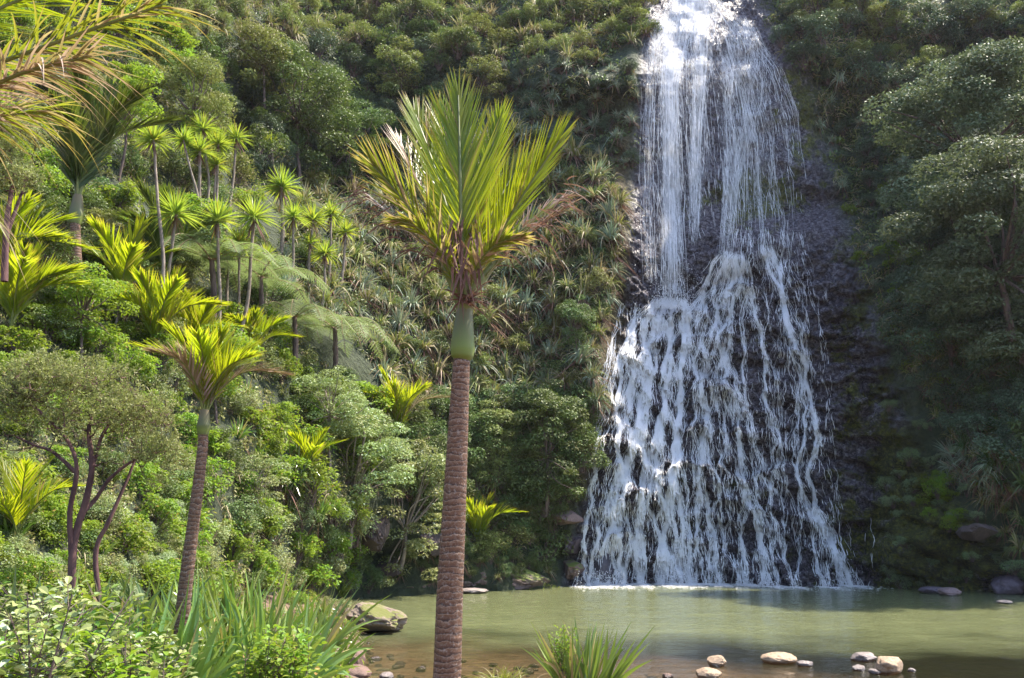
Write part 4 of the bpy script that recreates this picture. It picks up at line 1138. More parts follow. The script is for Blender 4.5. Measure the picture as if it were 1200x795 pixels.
#  crown (px,py), head diameter px, trunk foot (px,py), Y, bend
CAB = [(180, 165, 46, 185, 396, 21, 8, 'tallest thin-stemmed cabbage tree, leftmost of the sunlit ones'),
       (206, 252, 56, 195, 392, 18.5, -4, 'thick-headed cabbage tree just right of the tallest one'),
       (255, 258, 50, 250, 420, 18.5, 6, 'bright cabbage tree standing in the middle of the sunlit row in front of the fern'),
       (298, 256, 56, 272, 412, 19, 9, 'cabbage tree with curved stem and wide shining head, right end of the front row'),
       (281, 285, 38, 274, 410, 19.5, 3, 'smaller cabbage tree tucked left of the one with the curved stem'),
       (330, 220, 48, 329, 300, 26, 2, 'yellowish cabbage tree with dead skirt standing above the others at right'),
       (318, 170, 28, 321, 225, 34, 1, 'small lone yellow cabbage tree highest on the slope'),
       (238, 152, 40, 242, 250, 26, 4, 'cabbage tree with orange flower head at the top of the upper cluster'),
       (234, 178, 42, 238, 262, 25, -3, 'cabbage tree low in the middle of the upper cluster'),
       (215, 165, 34, 236, 270, 25.5, 3, 'cabbage tree at the left of the upper cluster'),
       (256, 170, 36, 250, 262, 25.5, 2, 'cabbage tree at the right centre of the upper cluster'),
       (277, 163, 38, 268, 240, 26, 2, 'cabbage tree with orange flower head right of the upper cluster'),
       (253, 194, 32, 250, 262, 24.5, 0, 'smallest cabbage tree at the foot of the upper cluster'),
       (344, 256, 38, 340, 340, 24, 2, 'yellow cabbage tree at the left of the right-hand group'),
       (367, 258, 38, 362, 335, 24, -2, 'cabbage tree in the centre of the right-hand group'),
       (388, 252, 34, 384, 330, 24.5, 2, 'cabbage tree at the top right of the right-hand group'),
       (363, 286, 28, 360, 335, 23.5, 1, 'small cabbage tree below the centre of the right-hand group'),
       (381, 298, 34, 374, 365, 23, 4, 'low cabbage tree at the bottom of the right-hand group'),
       (405, 273, 32, 398, 335, 25, 2, 'cabbage tree at the right end of the right-hand group'),
       (139, 353, 30, 132, 385, 16, 3, 'tiny cabbage tree with forked pale stem among the young palms'),
       (312, 300, 30, 308, 370, 22, 2, 'dull green cabbage tree low between the front row and the right-hand group'),
       (268, 300, 26, 268, 372, 21, -2, 'small dull cabbage tree under the middle of the front row')]


def cabbage(i, hx, hy, dia, fx, fy, Y, bend, label):
    Y = float(Dfull(fx, fy)) - .1
    foot = at(fx, fy, Y); head = at(hx, hy, Y)
    t = empty('cabbage_tree', foot)
    tag(t, label, 'cabbage tree', 'cabbage trees on the left slope')
    s = Y / F_PX
    m1 = at(fx + (hx - fx) * .33 + bend, fy + (hy - fy) * .35, Y + .1) - foot; m2 = at(fx + (hx - fx) * .7 + bend * .4, fy + (hy - fy) * .7, Y) - foot
    C = curve([np.zeros(3) - [0, 0, .5], m1, m2, head - foot], 22)
    w = 1.9 if dia > 40 else 1.4
    mb = MB(); mb.add(*tube(C, np.linspace(w * 1.35, w * .85, 22) * s, 8, jit=.07)); mb.build('trunk', M['bark_pale'], t, smooth=True)
    h = link('leaf_head', HEADS[i % 4], t)
    sc = dia * s / .82
    h.location = head - foot; h.scale = (sc, sc, sc); h.rotation_euler = (random.uniform(-.15, .15), random.uniform(-.15, .15), random.uniform(0, 6))
    if 'orange' in label:
        n = 260
        d = nrm(rng.normal(size=(n, 3)) * [.45, .45, .3] + [0, 0, .9])
        V, F, A = blades(head - foot + d * rng.uniform(.1, .75, (n, 1)) * dia * s * .65, d, .10, .025, 0, ns=1)
        mb = MB(); mb.add(V, F, A); mb.build('flower_head', M['dead'], t)
    if 'forked' in label:
        for (x, y) in ((126, 362), (148, 366)):
            e = at(x, y, Y) - foot
            mb = MB(); mb.add(*tube(curve([m1, (m1 + e) / 2 + [0, 0, .05], e], 8), 1.3 * s, 6)); mb.build('branch', M['bark_pale'], t, smooth=True)
            h = link('leaf_head', HEADS[2], t); h.location = e; h.scale = (sc * .7,) * 3


for i, c in enumerate(CAB): cabbage(i, *c)


# ---- tree ferns
def tree_fern(px, py, Y, L, foot, label, nf=14, seed=0, flat=.25, leafm='fern', drop=.35):
    r = np.random.default_rng(seed + 100)
    if Y > 12: Yn = float(Dfull(*foot)) - .1; L *= Yn / Y; Y = Yn
    c0 = at(px, py, Y); b = at(foot[0], foot[1], Y)
    t = empty('tree_fern', b); tag(t, label, 'tree fern')
    c = c0 - b
    mb = MB(); mb.add(*tube(curve([np.zeros(3) - [0, 0, .3], c * .5 + [.05, 0, 0], c], 14), np.linspace(.12, .08, 14), 9, jit=.12)); mb.build('trunk', M['bark'], t, smooth=True)
    for k in range(nf):
        a = k * 2 * np.pi / nf + r.normal() * .12
        hd = np.array([math.cos(a), math.sin(a), 0]); l = L * r.uniform(.85, 1.1); up = flat + r.normal() * .06
        path = [c, c + (hd * .33 + [0, 0, up * .40]) * l, c + (hd * .68 + [0, 0, up * .45 - drop * .1]) * l, c + (hd * .98 + [0, 0, up * .2 - drop * .6]) * l]
        C = curve(path, 30)
        # the pinnae are small feathers themselves: dark midline and cut edges come from many narrow leaflets
        T = nrm(np.gradient(C, axis=0)); n = 25; tt = np.linspace(.1, .98, n); ii = (tt * 29).astype(int)
        S = nrm(np.cross(T[ii], [0, 0, 1.0])); mb = MB()
        pl_ = L * .22 * np.sin(np.pi * np.clip(tt * .92 + .06, 0, 1)) ** .8
        for sg in (-1, 1):
            d = S * sg + T[ii] * .35 + [0, 0, -.12]
            V, F, A = blades(C[ii], d, pl_, L * .012, .12, ns=3, prof='blade', ref=np.tile([0, 0, 1.0], (n, 1))); mb.add(V, F, A)
            m = 14; q = np.linspace(.1, .95, m)
            dn = nrm(d); Pb = (C[ii][:, None] + dn[:, None] * (pl_[:, None] * q)[..., None]); Pb[..., 2] -= .12 * pl_[:, None] * q ** 2
            for s2 in (-1, 1):
                dd = (T[ii][:, None] * s2 + dn[:, None] * .4) * np.ones((1, m, 1))
                ll_ = (L * .030 * (1 - q * .75))[None] * np.ones((n, 1))
                V, F, A = leafq(Pb.reshape(-1, 3), dd.reshape(-1, 3), np.tile([0, 0, 1.0], (n * m, 1)) + rng.normal(size=(n * m, 3)) * .15, ll_.ravel(), L * .0065); mb.add(V, F, A)
        o = mb.build('frond', M[leafm], t)
        rb = MB(); rb.add(*tube(C, np.linspace(.016, .004, 30) * L * .5, 5)); rb.build('frond_stalk', M['rachis_dry'], o, smooth=True)


tree_fern(248, 305, 20.5, 1.9, (250, 380), 'silvery tree fern spreading behind the front row of cabbage trees', seed=1, nf=13)
tree_fern(305, 325, 22.5, 1.9, (305, 400), 'yellow-green tree fern under the cabbage tree with the curved stem', seed=2, nf=12)
tree_fern(392, 385, 29, 2.2, (392, 450), 'grey-green tree fern with drooping fronds on the slope left of the big palm', seed=3, nf=13, drop=.6)
tree_fern(345, 372, 26, 1.9, (345, 430), 'pale tree fern in the middle of the left slope below the cabbage trees', seed=4, nf=12, drop=.5)


# ---- kanuka trees: twisting reddish stems, fine twigs, feathery crown
def kanuka(foot, Y, stems, crown, label, nt=420, nleaf=34000, seed=0, leaf=.045):
    """crown: list of (px,py,rx,ry) lobes; stems: photo polylines with widths"""
    global rng
    r = np.random.default_rng(seed)
    b = at(foot[0], foot[1], Y); t = empty('kanuka_tree', b); tag(t, label, 'tree')
    s = Y / F_PX
    nodes = []
    tm = MB()
    for st in stems:
        P = [at(x, y, Y + dy) - b for x, y, _, dy in st]
        C = curve(P, 26); rr = np.interp(np.linspace(0, 1, 26), np.linspace(0, 1, len(st)), [w for _, _, w, _ in st]) * s * .5
        tm.add(*tube(C, rr, 8, jit=.05)); nodes += [(c, q) for c, q in zip(C[8:], rr[8:])]
    tm.build('trunk', M['bark_red'], t, smooth=True)
    NP = np.array([n[0] for n in nodes]); NR = np.array([n[1] for n in nodes])
    # twigs reach from the stems to the shell of each lobe
    br = MB(); tips = []
    area = np.array([c[2] * c[3] for c in crown], float); area /= area.sum()
    order = []
    for k in range(nt):
        cx, cy, rx, ry = crown[r.choice(len(crown), p=area)]
        d = nrm(r.normal(size=3)); d[2] = abs(d[2]) if r.random() < .8 else d[2]
        c = at(cx, cy, Y) - b
        p = c + d * np.array([rx * s, rx * s * .9, ry * s]) * r.uniform(.55, 1)
        order.append(p)
    order.sort(key=lambda p: np.linalg.norm(NP - p, axis=1).min())
    for p in order:
        dist = np.linalg.norm(NP - p, axis=1) + np.maximum(0, NP[:, 2] - p[2]) * 1.5
        j = dist.argmin(); q = NP[j]; rad = max(min(NR[j] * .6, .02), .006)
        mid = (q + p) / 2 + r.normal(size=3) * .06 * np.linalg.norm(p - q) + np.array([0, 0, -.08]) * np.linalg.norm(p - q)
        C = curve([q, mid, p], 7)
        br.add(*tube(C, np.linspace(rad, .0035, 7), 4))
        NP = np.concatenate([NP, C[2:]]); NR = np.concatenate([NR, np.linspace(rad, .0025, 7)[2:]])
        tips.append(p)
    br.build('branches', M['bark_red'], t)
    tips = np.array(tips)
    # feathery sprays rise from the twig ends
    k = r.integers(0, len(tips), nleaf // 14)
    o = tips[k] + r.normal(size=(len(k), 3)) * .05
    sp = nrm(r.normal(size=(len(k), 3)) * .75 + [0, 0, .75]); L = r.uniform(.09, .24, len(k))
    fb = MB(); fb.add(*[x for x in blades(o, sp, L, .004, 0, ns=1)], 1)
    q = r.random((len(k), 13)); Pb = o[:, None] + sp[:, None] * (L[:, None] * q)[..., None]
    dd = sp[:, None] * .6 + r.normal(size=(len(k), 13, 3)) * .6
    fb.add(*leafq(Pb.reshape(-1, 3), dd.reshape(-1, 3), r.normal(size=(len(k) * 13, 3)), leaf * r.uniform(.6, 1.2, len(k) * 13), leaf * .3, clump=np.repeat(r.random(len(k)), 13)))
    fb.build('foliage', [M['kanuka'], M['bark_red']], t)


kanuka((84, 730), 12.3, [[(84, 730, 11, 0), (86, 640, 9, 0), (100, 590, 8, 0), (108, 545, 6.5, 0), (104, 505, 5, .1), (112, 465, 3, .2)],
                         [(84, 650, 7, 0), (82, 600, 6, -.1), (90, 550, 5, -.2), (78, 515, 4, -.2), (45, 480, 2.5, -.3)],
                         [(98, 600, 6, 0), (112, 585, 5, .1), (130, 560, 4, .1), (160, 538, 3, .1), (190, 530, 2, .2)],
                         [(108, 550, 5, 0), (120, 510, 4, .2), (140, 485, 3, .3), (160, 465, 2, .4)],
                         [(90, 555, 5, 0), (62, 530, 4, .1), (40, 522, 3, .2), (15, 510, 2, .2)],
                         [(120, 730, 7, .3), (112, 650, 6, .3), (128, 610, 5, .3), (150, 560, 3.5, .4), (165, 520, 2.5, .5)]],
       [(60, 468, 60, 44), (110, 458, 55, 36), (160, 500, 48, 42), (22, 490, 46, 46), (186, 545, 28, 30), (115, 505, 60, 44), (45, 445, 40, 28)],
       'feathery kanuka tree with twisting dark red stems at lower left', nt=1100, nleaf=34000, seed=2, leaf=.05)
kanuka((5, 330), 10.5, [[(5, 330, 9, 0), (8, 260, 7, 0), (14, 215, 5, .1), (10, 170, 3, .2)], [(6, 280, 6, 0), (24, 230, 4, .1), (36, 190, 3, .2)]],
       [(18, 165, 38, 22), (20, 215, 34, 16), (-20, 190, 40, 30)],
       'twiggy brown and green kanuka tree at the left edge under the drooping fronds', nt=260, nleaf=14000, seed=5)

# ------------------------------------------------------------------ bushes, sedges, flax: shared meshes
def shrub_mesh(name, leafm, n=2600, ncl=26, ll=.085, lw=.045, flat=.8, cl=.34, up=.7, bark='bark', bare=0.0, ns=0, stems=7, hang=0.0, ground=True):
    """unit-radius crown made of leaf clumps, with its stems"""
    mb = MB()
    u = nrm(rng.normal(size=(ncl, 3)) * [1, 1, .8] + [0, 0, .35])
    cc = u * rng.uniform(.45, .9, (ncl, 1)) * [1, 1, flat]
    cc[:, 2] = np.maximum(cc[:, 2], -.25) + (.45 if ground else 0)
    cs = rng.uniform(.6, 1.25, ncl) * cl
    k = rng.integers(0, ncl, n)
    d = nrm(rng.normal(size=(n, 3)) + [0, 0, .55])
    rr = rng.uniform(.35, 1, n) ** .5
    P = cc[k] + d * (cs[k] * rr)[:, None] * [1, 1, .75]
    nor = nrm(d * .5 + [0, 0, up] + rng.normal(size=(n, 3)) * .35)
    dr = nrm(np.cross(nor, rng.normal(size=(n, 3)))) + [0, 0, -.25 - hang] + d * .4
    L = ll * rng.uniform(.6, 1.25, n)
    if ns: V, F, A = blades(P, dr, L, lw, .15, ns=ns, fold=.3, prof='oval', ref=nor, clump=rng.random(ncl)[k])
    else: V, F, A = leafq(P, dr, nor, L, lw * rng.uniform(.7, 1.2, n), clump=rng.random(ncl)[k])
    mb.add(V, F, A)
    for j in range(min(ncl, stems * 3)):
        C = curve([np.array([rng.normal() * .06, rng.normal() * .06, -.25]), cc[j] * .45 + rng.normal(size=3) * .08, cc[j]], 7)
        mb.add(*tube(C, np.linspace(.022, .006, 7), 4), 1)
    return mb.mesh(name, [M[leafm], M[bark]])


def tuft_mesh(name, leafm, n=90, L=1.0, W=.035, droop=.75, spread=.6, ns=5, hang=False, fold=.2, prof='taper', tw=.4, dead=0):
    mb = MB()
    a = rng.random(n) * 2 * np.pi; e = rng.uniform(0, 1, n) ** .7 * spread
    d = np.stack([np.cos(a) * e, np.sin(a) * e, np.ones(n) * (1 if not hang else .5)], -1)
    b = np.stack([np.cos(a), np.sin(a), np.zeros(n)], -1) * (rng.random(n) * .12)[:, None]
    V, F, A = blades(b, d, L * rng.uniform(.6, 1.1, n), W * rng.uniform(.7, 1.2, n), droop * rng.uniform(.3, 1.3, n) * (.4 + e / max(spread, .1)), ns=ns, fold=fold, prof=prof,
                     ref=np.tile([0, 0, 1.0], (n, 1)) + rng.normal(size=(n, 3)) * .35, tw=tw, clump=rng.random(n))
    mb.add(V, F, A)
    mats = [M[leafm]]
    if dead:
        a = rng.random(dead) * 2 * np.pi
        d = np.stack([np.cos(a) * .55, np.sin(a) * .55, -np.ones(dead) * .5], -1)
        V, F, A = blades(np.zeros((dead, 3)) + [0, 0, .12], d, L * rng.uniform(.4, .9, dead), W * .7, .45, ns=4, prof='taper', tw=.6)
        mb.add(V, F, A, 1); mats.append(M['dead'])
    return mb.mesh(name, mats)


K = {}
K['olive'] = [shrub_mesh('olive_bush', 'olive', 2200, 22, ll=.11, lw=.05) for _ in range(3)]
K['dark'] = [shrub_mesh('dark_bush', 'dark', 2600, 26, ll=.095, lw=.055) for _ in range(3)]
K['deep'] = [shrub_mesh('deep_bush', 'deep', 2600, 24, ll=.10, lw=.055) for _ in range(3)]
K['pale'] = [shrub_mesh('pale_bush', 'pale', 2400, 34, ll=.085, lw=.04, cl=.26) for _ in range(3)]
K['bright'] = [shrub_mesh('bright_bush', 'bright', 1900, 26, ll=.13, lw=.065, cl=.3) for _ in range(3)]
K['bigleaf'] = [shrub_mesh('large_leaved_bush', 'bright', 700, 24, ll=.26, lw=.09, cl=.3, hang=.3) for _ in range(2)]
K['darkbig'] = [shrub_mesh('large_leaved_dark_bush', 'dark', 800, 24, ll=.24, lw=.09, cl=.3, hang=.3) for _ in range(2)]
K['sedge'] = [tuft_mesh('sedge', 'sedge', 80, W=.05, droop=.85, spread=.9, dead=22) for _ in range(4)]
K['sedge_dry'] = [tuft_mesh('dry_sedge', 'sedge_dry', 70, W=.045, droop=.9, spread=.9) for _ in range(2)]
K['sedge_grey'] = [tuft_mesh('grey_sedge', 'sedge_grey', 85, W=.05, droop=.95, spread=.8, dead=10) for _ in range(3)]
K['flaxfar'] = [tuft_mesh('flax', 'flax', 60, W=.06, droop=.55, spread=.65, dead=8) for _ in range(2)]
K['flaxdark'] = [tuft_mesh('dark_flax', 'flax_dark', 80, W=.055, droop=.7, spread=.8, dead=8) for _ in range(2)]
K['lacy'] = [shrub_mesh('fern_like_bush', 'fern', 2400, 20, ll=.11, lw=.03, flat=.5, hang=.2) for _ in range(2)]

PLACED = {'bush': [], 'sedge': []}
MIN_PX = {'bush': 0, 'sedge': 0}


def put(kind, P, size, label, cat, group, name, rz=None, stretch=1.0, tilt=0.0):
    me = K[kind][random.randrange(len(K[kind]))]
    if group and name in PLACED:
        # kept for later: the largest 290 become objects, the others one mass
        PLACED[name].append((size / P[1], me, P, size, label, cat, group, name, stretch, tilt)); return None
    return put_now(me, P, size, label, cat, group, name, stretch, tilt, rz)


def put_now(me, P, size, label, cat, group, name, stretch=1.0, tilt=0.0, rz=None):
    o = link(name, me)
    o.location = [float(v) for v in P]
    o.rotation_euler = (tilt + random.uniform(-.12, .12), random.uniform(-.15, .15), random.uniform(0, 6.28) if rz is None else rz)
    o.scale = (size, size, size * stretch)
    tag(o, label, cat, group)
    return o


def inpoly(x, y, poly):
    poly = np.array(poly, float); c = np.zeros(len(x), bool); j = len(poly) - 1
    for i in range(len(poly)):
        xi, yi = poly[i]; xj, yj = poly[j]
        c ^= ((yi > y) != (yj > y)) & (x < (xj - xi) * (y - yi) / (yj - yi + 1e-9) + xi)
        j = i
    return c


def scatter_pts(poly, n, sep):
    poly_ = np.array(poly, float); lo, hi = poly_.min(0), poly_.max(0); pts = []
    for _ in range(60):
        c = rng.uniform(lo, hi, (n * 2, 2)); c = c[inpoly(c[:, 0], c[:, 1], poly)]
        for p in c:
            if len(pts) >= n: break
            if all((p[0] - q[0]) ** 2 + (p[1] - q[1]) ** 2 > sep * sep for q in pts): pts.append(p)
        if len(pts) >= n: break
        sep *= .93
    return np.array(pts)


def scatter(kind, poly, n, size, label, cat, group, name, stretch=(.8, 1.2), sep=None, out_=0.25, sink=.2, tilt=0.0):
    pts = scatter_pts(poly, n, sep or (size[0] * .7))
    P = surf(pts[:, 0], pts[:, 1])
    for (x, y), p in zip(pts, P):
        w = random.uniform(*size) * p[1] / F_PX * .5
        q = p + np.array([0, -w * out_, -w * sink])
        put(kind, q, w, label, cat, group, name, stretch=random.uniform(*stretch), tilt=tilt)


TOP = [(200, -30), (760, -30), (757, 40), (700, 75), (600, 70), (520, 62), (420, 55), (300, 40), (210, 45)]
MID = [(330, 215), (440, 195), (480, 200), (600, 150), (712, 190), (728, 250), (722, 330), (700, 400), (700, 480), (480, 470), (410, 400), (330, 340)]
LOWC = [(430, 500), (560, 470), (700, 480), (690, 530), (660, 590), (640, 650), (560, 655), (500, 600), (440, 560)]
LOWL = [(-20, 380), (330, 380), (430, 470), (430, 640), (400, 680), (250, 700), (-20, 700)]
UPL = [(-20, -30), (225, -30), (240, 110), (300, 230), (330, 380), (-20, 400)]
RTOP = [(885, -30), (1230, -30), (1230, 90), (1060, 105), (1000, 120), (950, 100), (905, 45)]
RMID = [(950, 110), (1050, 110), (1075, 200), (1070, 420), (1035, 400), (1000, 280), (975, 200)]
RLOW = [(1060, 280), (1230, 280), (1230, 560), (1170, 540), (1110, 500), (1060, 430)]
RBANK = [(1035, 470), (1100, 500), (1230, 600), (1230, 690), (1040, 688)]
CLIFFL = [(560, 80), (745, 70), (742, 200), (700, 190), (600, 150), (560, 130)]
DARKL = [(215, 60), (560, 60), (560, 130), (480, 200), (330, 215), (300, 230), (230, 140)]

B = 'bush'
LOWB = [(-20, 600), (420, 600), (410, 690), (250, 715), (-20, 715)]
scatter('flaxfar', LOWB, 26, (60, 110), 'flax clump in the undergrowth behind the foreground bank', 'flax', 'flax clumps behind the foreground bank', 'flax')
scatter('pale', LOWB, 20, (36, 66), 'pale low bush in the undergrowth behind the foreground bank', B, 'pale bushes behind the foreground bank', 'bush')
scatter('lacy', LOWB, 22, (36, 66), 'lacy fern clump in the undergrowth behind the foreground bank', 'fern', 'ferns behind the foreground bank', 'fern')
scatter('bright', LOWB, 16, (40, 66), 'sunlit low bush in the undergrowth behind the foreground bank', B, 'bright bushes behind the foreground bank', 'bush')
scatter('olive', TOP, 75, (26, 48), 'small olive green bush on the sunlit ledge atop the slope left of the fall', B, 'bushes along the top of the left slope', 'bush')
scatter('dark', TOP, 30, (26, 44), 'dark green bush among the olive ones atop the slope left of the fall', B, 'dark bushes along the top of the left slope', 'bush')
scatter('sedge', TOP, 80, (44, 72), 'tuft of hanging sedge along the top of the slope left of the fall', 'sedge', 'sedges along the top of the left slope', 'sedge')
scatter('sedge_dry', TOP, 34, (34, 56), 'pale dry grass tuft along the top of the slope left of the fall', 'grass tuft', 'dry tufts along the top of the left slope', 'grass_tuft')
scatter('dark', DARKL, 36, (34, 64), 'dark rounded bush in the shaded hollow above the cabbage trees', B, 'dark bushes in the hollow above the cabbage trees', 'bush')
scatter('deep', DARKL, 44, (30, 54), 'very dark bush in deep shade behind the crown of the big palm', B, 'deep shade bushes behind the big palm crown', 'bush')  # darker leaf colour stands in for the shade of the hollow
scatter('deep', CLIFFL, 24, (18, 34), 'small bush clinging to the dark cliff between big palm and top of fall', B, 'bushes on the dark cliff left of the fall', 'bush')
scatter('sedge_grey', CLIFFL, 34, (34, 58), 'grey-green sedge hanging on the dark cliff between big palm and top of fall', 'sedge', 'sedges on the dark cliff left of the fall', 'sedge', tilt=.4)
scatter('sedge', MID, 150, (54, 92), 'green sedge tuft with dry blades on the middle of the slope left of the fall', 'sedge', 'green sedges on the middle slope', 'sedge', tilt=.35)
scatter('sedge_grey', MID, 95, (54, 90), 'grey-green sedge tuft hanging on the middle of the slope left of the fall', 'sedge', 'grey sedges on the middle slope', 'sedge', tilt=.4)
scatter('sedge_dry', MID, 26, (40, 66), 'straw-coloured dry tuft on the middle of the slope left of the fall', 'grass tuft', 'dry tufts on the middle slope', 'grass_tuft', tilt=.35)
scatter('dark', MID, 26, (26, 50), 'dark green bush among the sedges on the middle of the slope', B, 'dark bushes on the middle slope', 'bush')
scatter('olive', MID, 30, (24, 44), 'olive bush among the sedges on the middle of the slope', B, 'olive bushes on the middle slope', 'bush')
scatter('dark', LOWC, 46, (38, 70), 'dark green leafy bush on the lower slope between the big palm trunk and the fall', B, 'dark bushes on the lower slope beside the fall', 'bush')
scatter('olive', LOWC, 20, (34, 56), 'lighter olive bush on the lower slope between the big palm trunk and the fall', B, 'olive bushes on the lower slope beside the fall', 'bush')
scatter('sedge', LOWC, 26, (36, 58), 'sedge tuft on the lower slope between the big palm trunk and the fall', 'sedge', 'sedges on the lower slope beside the fall', 'sedge', tilt=.3)
scatter('darkbig', LOWC, 10, (34, 52), 'dark bush with long leaves on the lower slope between big trunk and fall', B, 'long-leaved bushes on the lower slope', 'bush')
scatter('bright', LOWL, 66, (40, 76), 'sunlit yellow-green bush on the lower left slope', B, 'bright bushes on the lower left slope', 'bush')
scatter('pale', LOWL, 34, (40, 76), 'pale green small-leaved bush on the lower left slope', B, 'pale bushes on the lower left slope', 'bush')
scatter('dark', LOWL, 34, (40, 66), 'dark green bush in the gaps of the lower left slope', B, 'dark bushes on the lower left slope', 'bush', out_=0)
scatter('flaxfar', LOWL, 34, (50, 84), 'green flax clump on the lower left slope', 'flax', 'flax clumps on the lower left slope', 'flax')
scatter('bigleaf', LOWL, 12, (44, 70), 'bush with large drooping bright leaves on the lower left slope', B, 'large-leaved bushes on the lower left slope', 'bush')
scatter('bright', UPL, 34, (40, 76), 'yellow-green bush around the dark palms at upper left', B, 'bright bushes at upper left', 'bush')
scatter('dark', UPL, 56, (44, 76), 'dark green bush around the dark palms at upper left', B, 'dark bushes at upper left', 'bush', out_=0)
scatter('olive', UPL, 34, (40, 66), 'olive bush around the dark palms at upper left', B, 'olive bushes at upper left', 'bush')
scatter('sedge', UPL, 18, (50, 76), 'sedge tuft around the cabbage trees at upper left', 'sedge', 'sedges at upper left', 'sedge')
scatter('flaxfar', UPL, 12, (50, 80), 'green flax clump among the palms at upper left', 'flax', 'flax clumps at upper left', 'flax')
scatter('deep', RTOP, 46, (30, 60), 'dark bluish bush at the top of the cliff right of the fall', B, 'dark bushes on top of the right cliff', 'bush')
scatter('olive', RTOP, 34, (24, 46), 'olive bush at the top of the cliff right of the fall', B, 'olive bushes on top of the right cliff', 'bush')
scatter('sedge_grey', RTOP, 30, (30, 50), 'grey-green sedge at the top of the cliff right of the fall', 'sedge', 'sedges on top of the right cliff', 'sedge')
scatter('deep', RMID, 26, (18, 38), 'small dark bush on the bare cliff just right of the fall', B, 'bushes on the bare right cliff', 'bush')
scatter('sedge_grey', RMID, 22, (26, 42), 'sedge tuft hanging on the bare cliff just right of the fall', 'sedge', 'sedges on the bare right cliff', 'sedge', tilt=.5)
scatter('bright', RMID, 7, (16, 28), 'small yellow-green bush on the bare cliff just right of the fall', B, 'bright small bushes on the right cliff', 'bush')
scatter('deep', RLOW, 60, (40, 76), 'dark blue-green bush under the big grey-green trees at right', B, 'dark bushes under the right trees', 'bush')
scatter('darkbig', RLOW, 12, (34, 56), 'dark bush with long leaves under the big grey-green trees at right', B, 'long-leaved bushes under the right trees', 'bush')
scatter('flaxdark', [(1100, 420), (1230, 400), (1230, 640), (1180, 600), (1120, 520)], 22, (60, 96), 'dark flax clump drooping over the right bank', 'flax', 'dark flax clumps on the right bank', 'flax', tilt=.4)
scatter('lacy', RBANK, 46, (16, 34), 'small low fern tuft on the mossy right bank', 'fern', 'small ferns on the mossy right bank', 'fern')
scatter('bright', [(1080, 550), (1120, 550), (1125, 620), (1080, 620)], 9, (18, 32), 'small bright bush in the column of greenery on the mossy right bank', B, 'bright column of bushes on the right bank', 'bush')
scatter('sedge_grey', [(1110, 520), (1165, 530), (1165, 575), (1110, 565)], 14, (50, 80), 'pale sedge curtain hanging above the long dark boulder on the right bank', 'sedge', 'pale sedge curtain on the right bank', 'sedge', tilt=.6)
scatter('dark', [(420, 640), (560, 640), (650, 655), (650, 675), (430, 690)], 22, (16, 34), 'small dark bush along the far shore left of the fall', B, 'small bushes along the far shore', 'bush')
scatter('sedge', [(500, 640), (640, 640), (650, 672), (430, 686)], 14, (24, 40), 'sedge tuft on the rocks of the far shore left of the fall', 'sedge', 'sedges along the far shore', 'sedge')


scatter('sedge', [(1060, 400), (1120, 420), (1200, 560), (1230, 680), (1150, 600), (1100, 520)], 22, (36, 64), 'green sedge tuft on the dark right bank under the trees', 'sedge', 'sedges on the right bank', 'sedge', tilt=.4)
scatter('bright', [(1020, 200), (1075, 220), (1130, 430), (1110, 500), (1060, 440), (1030, 320)], 14, (18, 34), 'small light green bush at the edge of the bare cliff right of the fall', B, 'light bushes edging the right cliff', 'bush')


def mass(name, items):
    """the many small far ones as ONE object: a point per plant, instanced by geometry nodes"""
    meshes = []
    for it in items:
        if it[1] not in meshes: meshes.append(it[1])
    lib = bpy.data.collections.new(name + '_meshes')
    for i, m in enumerate(meshes):
        lib.objects.link(bpy.data.objects.new('%s_%02d' % (name, i), m))
    me = bpy.data.meshes.new(name); n = len(items)
    me.vertices.add(n); me.vertices.foreach_set('co', np.array([it[2] for it in items]).ravel())
    a = me.attributes.new('rot', 'FLOAT_VECTOR', 'POINT'); a.data.foreach_set('vector', np.array([(it[9] + random.uniform(-.12, .12), random.uniform(-.15, .15), random.uniform(0, 6.28)) for it in items]).ravel())
    a = me.attributes.new('siz', 'FLOAT_VECTOR', 'POINT'); a.data.foreach_set('vector', np.array([(it[3], it[3], it[3] * it[8]) for it in items]).ravel())
    a = me.attributes.new('pick', 'INT', 'POINT'); a.data.foreach_set('value', np.array([meshes.index(it[1]) for it in items], dtype=np.int32))
    o = link(name, me); o['kind'] = 'stuff'
    ng = bpy.data.node_groups.new(name, 'GeometryNodeTree')
    ng.interface.new_socket('Geometry', in_out='INPUT', socket_type='NodeSocketGeometry'); ng.interface.new_socket('Geometry', in_out='OUTPUT', socket_type='NodeSocketGeometry')
    gi = ng.nodes.new('NodeGroupInput'); go = ng.nodes.new('NodeGroupOutput'); ip = ng.nodes.new('GeometryNodeInstanceOnPoints')
    ci = ng.nodes.new('GeometryNodeCollectionInfo'); ci.inputs['Collection'].default_value = lib; ci.inputs['Separate Children'].default_value = True; ci.inputs['Reset Children'].default_value = True
    def na(nm, ty):
        q = ng.nodes.new('GeometryNodeInputNamedAttribute'); q.data_type = ty; q.inputs['Name'].default_value = nm; return q.outputs[0]
    ip.inputs['Pick Instance'].default_value = True
    L = ng.links
    L.new(gi.outputs[0], ip.inputs['Points']); L.new(ci.outputs[0], ip.inputs['Instance']); L.new(na('pick', 'INT'), ip.inputs['Instance Index'])
    er = ng.nodes.new('FunctionNodeEulerToRotation'); L.new(na('rot', 'FLOAT_VECTOR'), er.inputs[0]); L.new(er.outputs[0], ip.inputs['Rotation'])
    L.new(na('siz', 'FLOAT_VECTOR'), ip.inputs['Scale']); L.new(ip.outputs[0], go.inputs[0])
    md = o.modifiers.new('plants', 'NODES'); md.node_group = ng
    return o


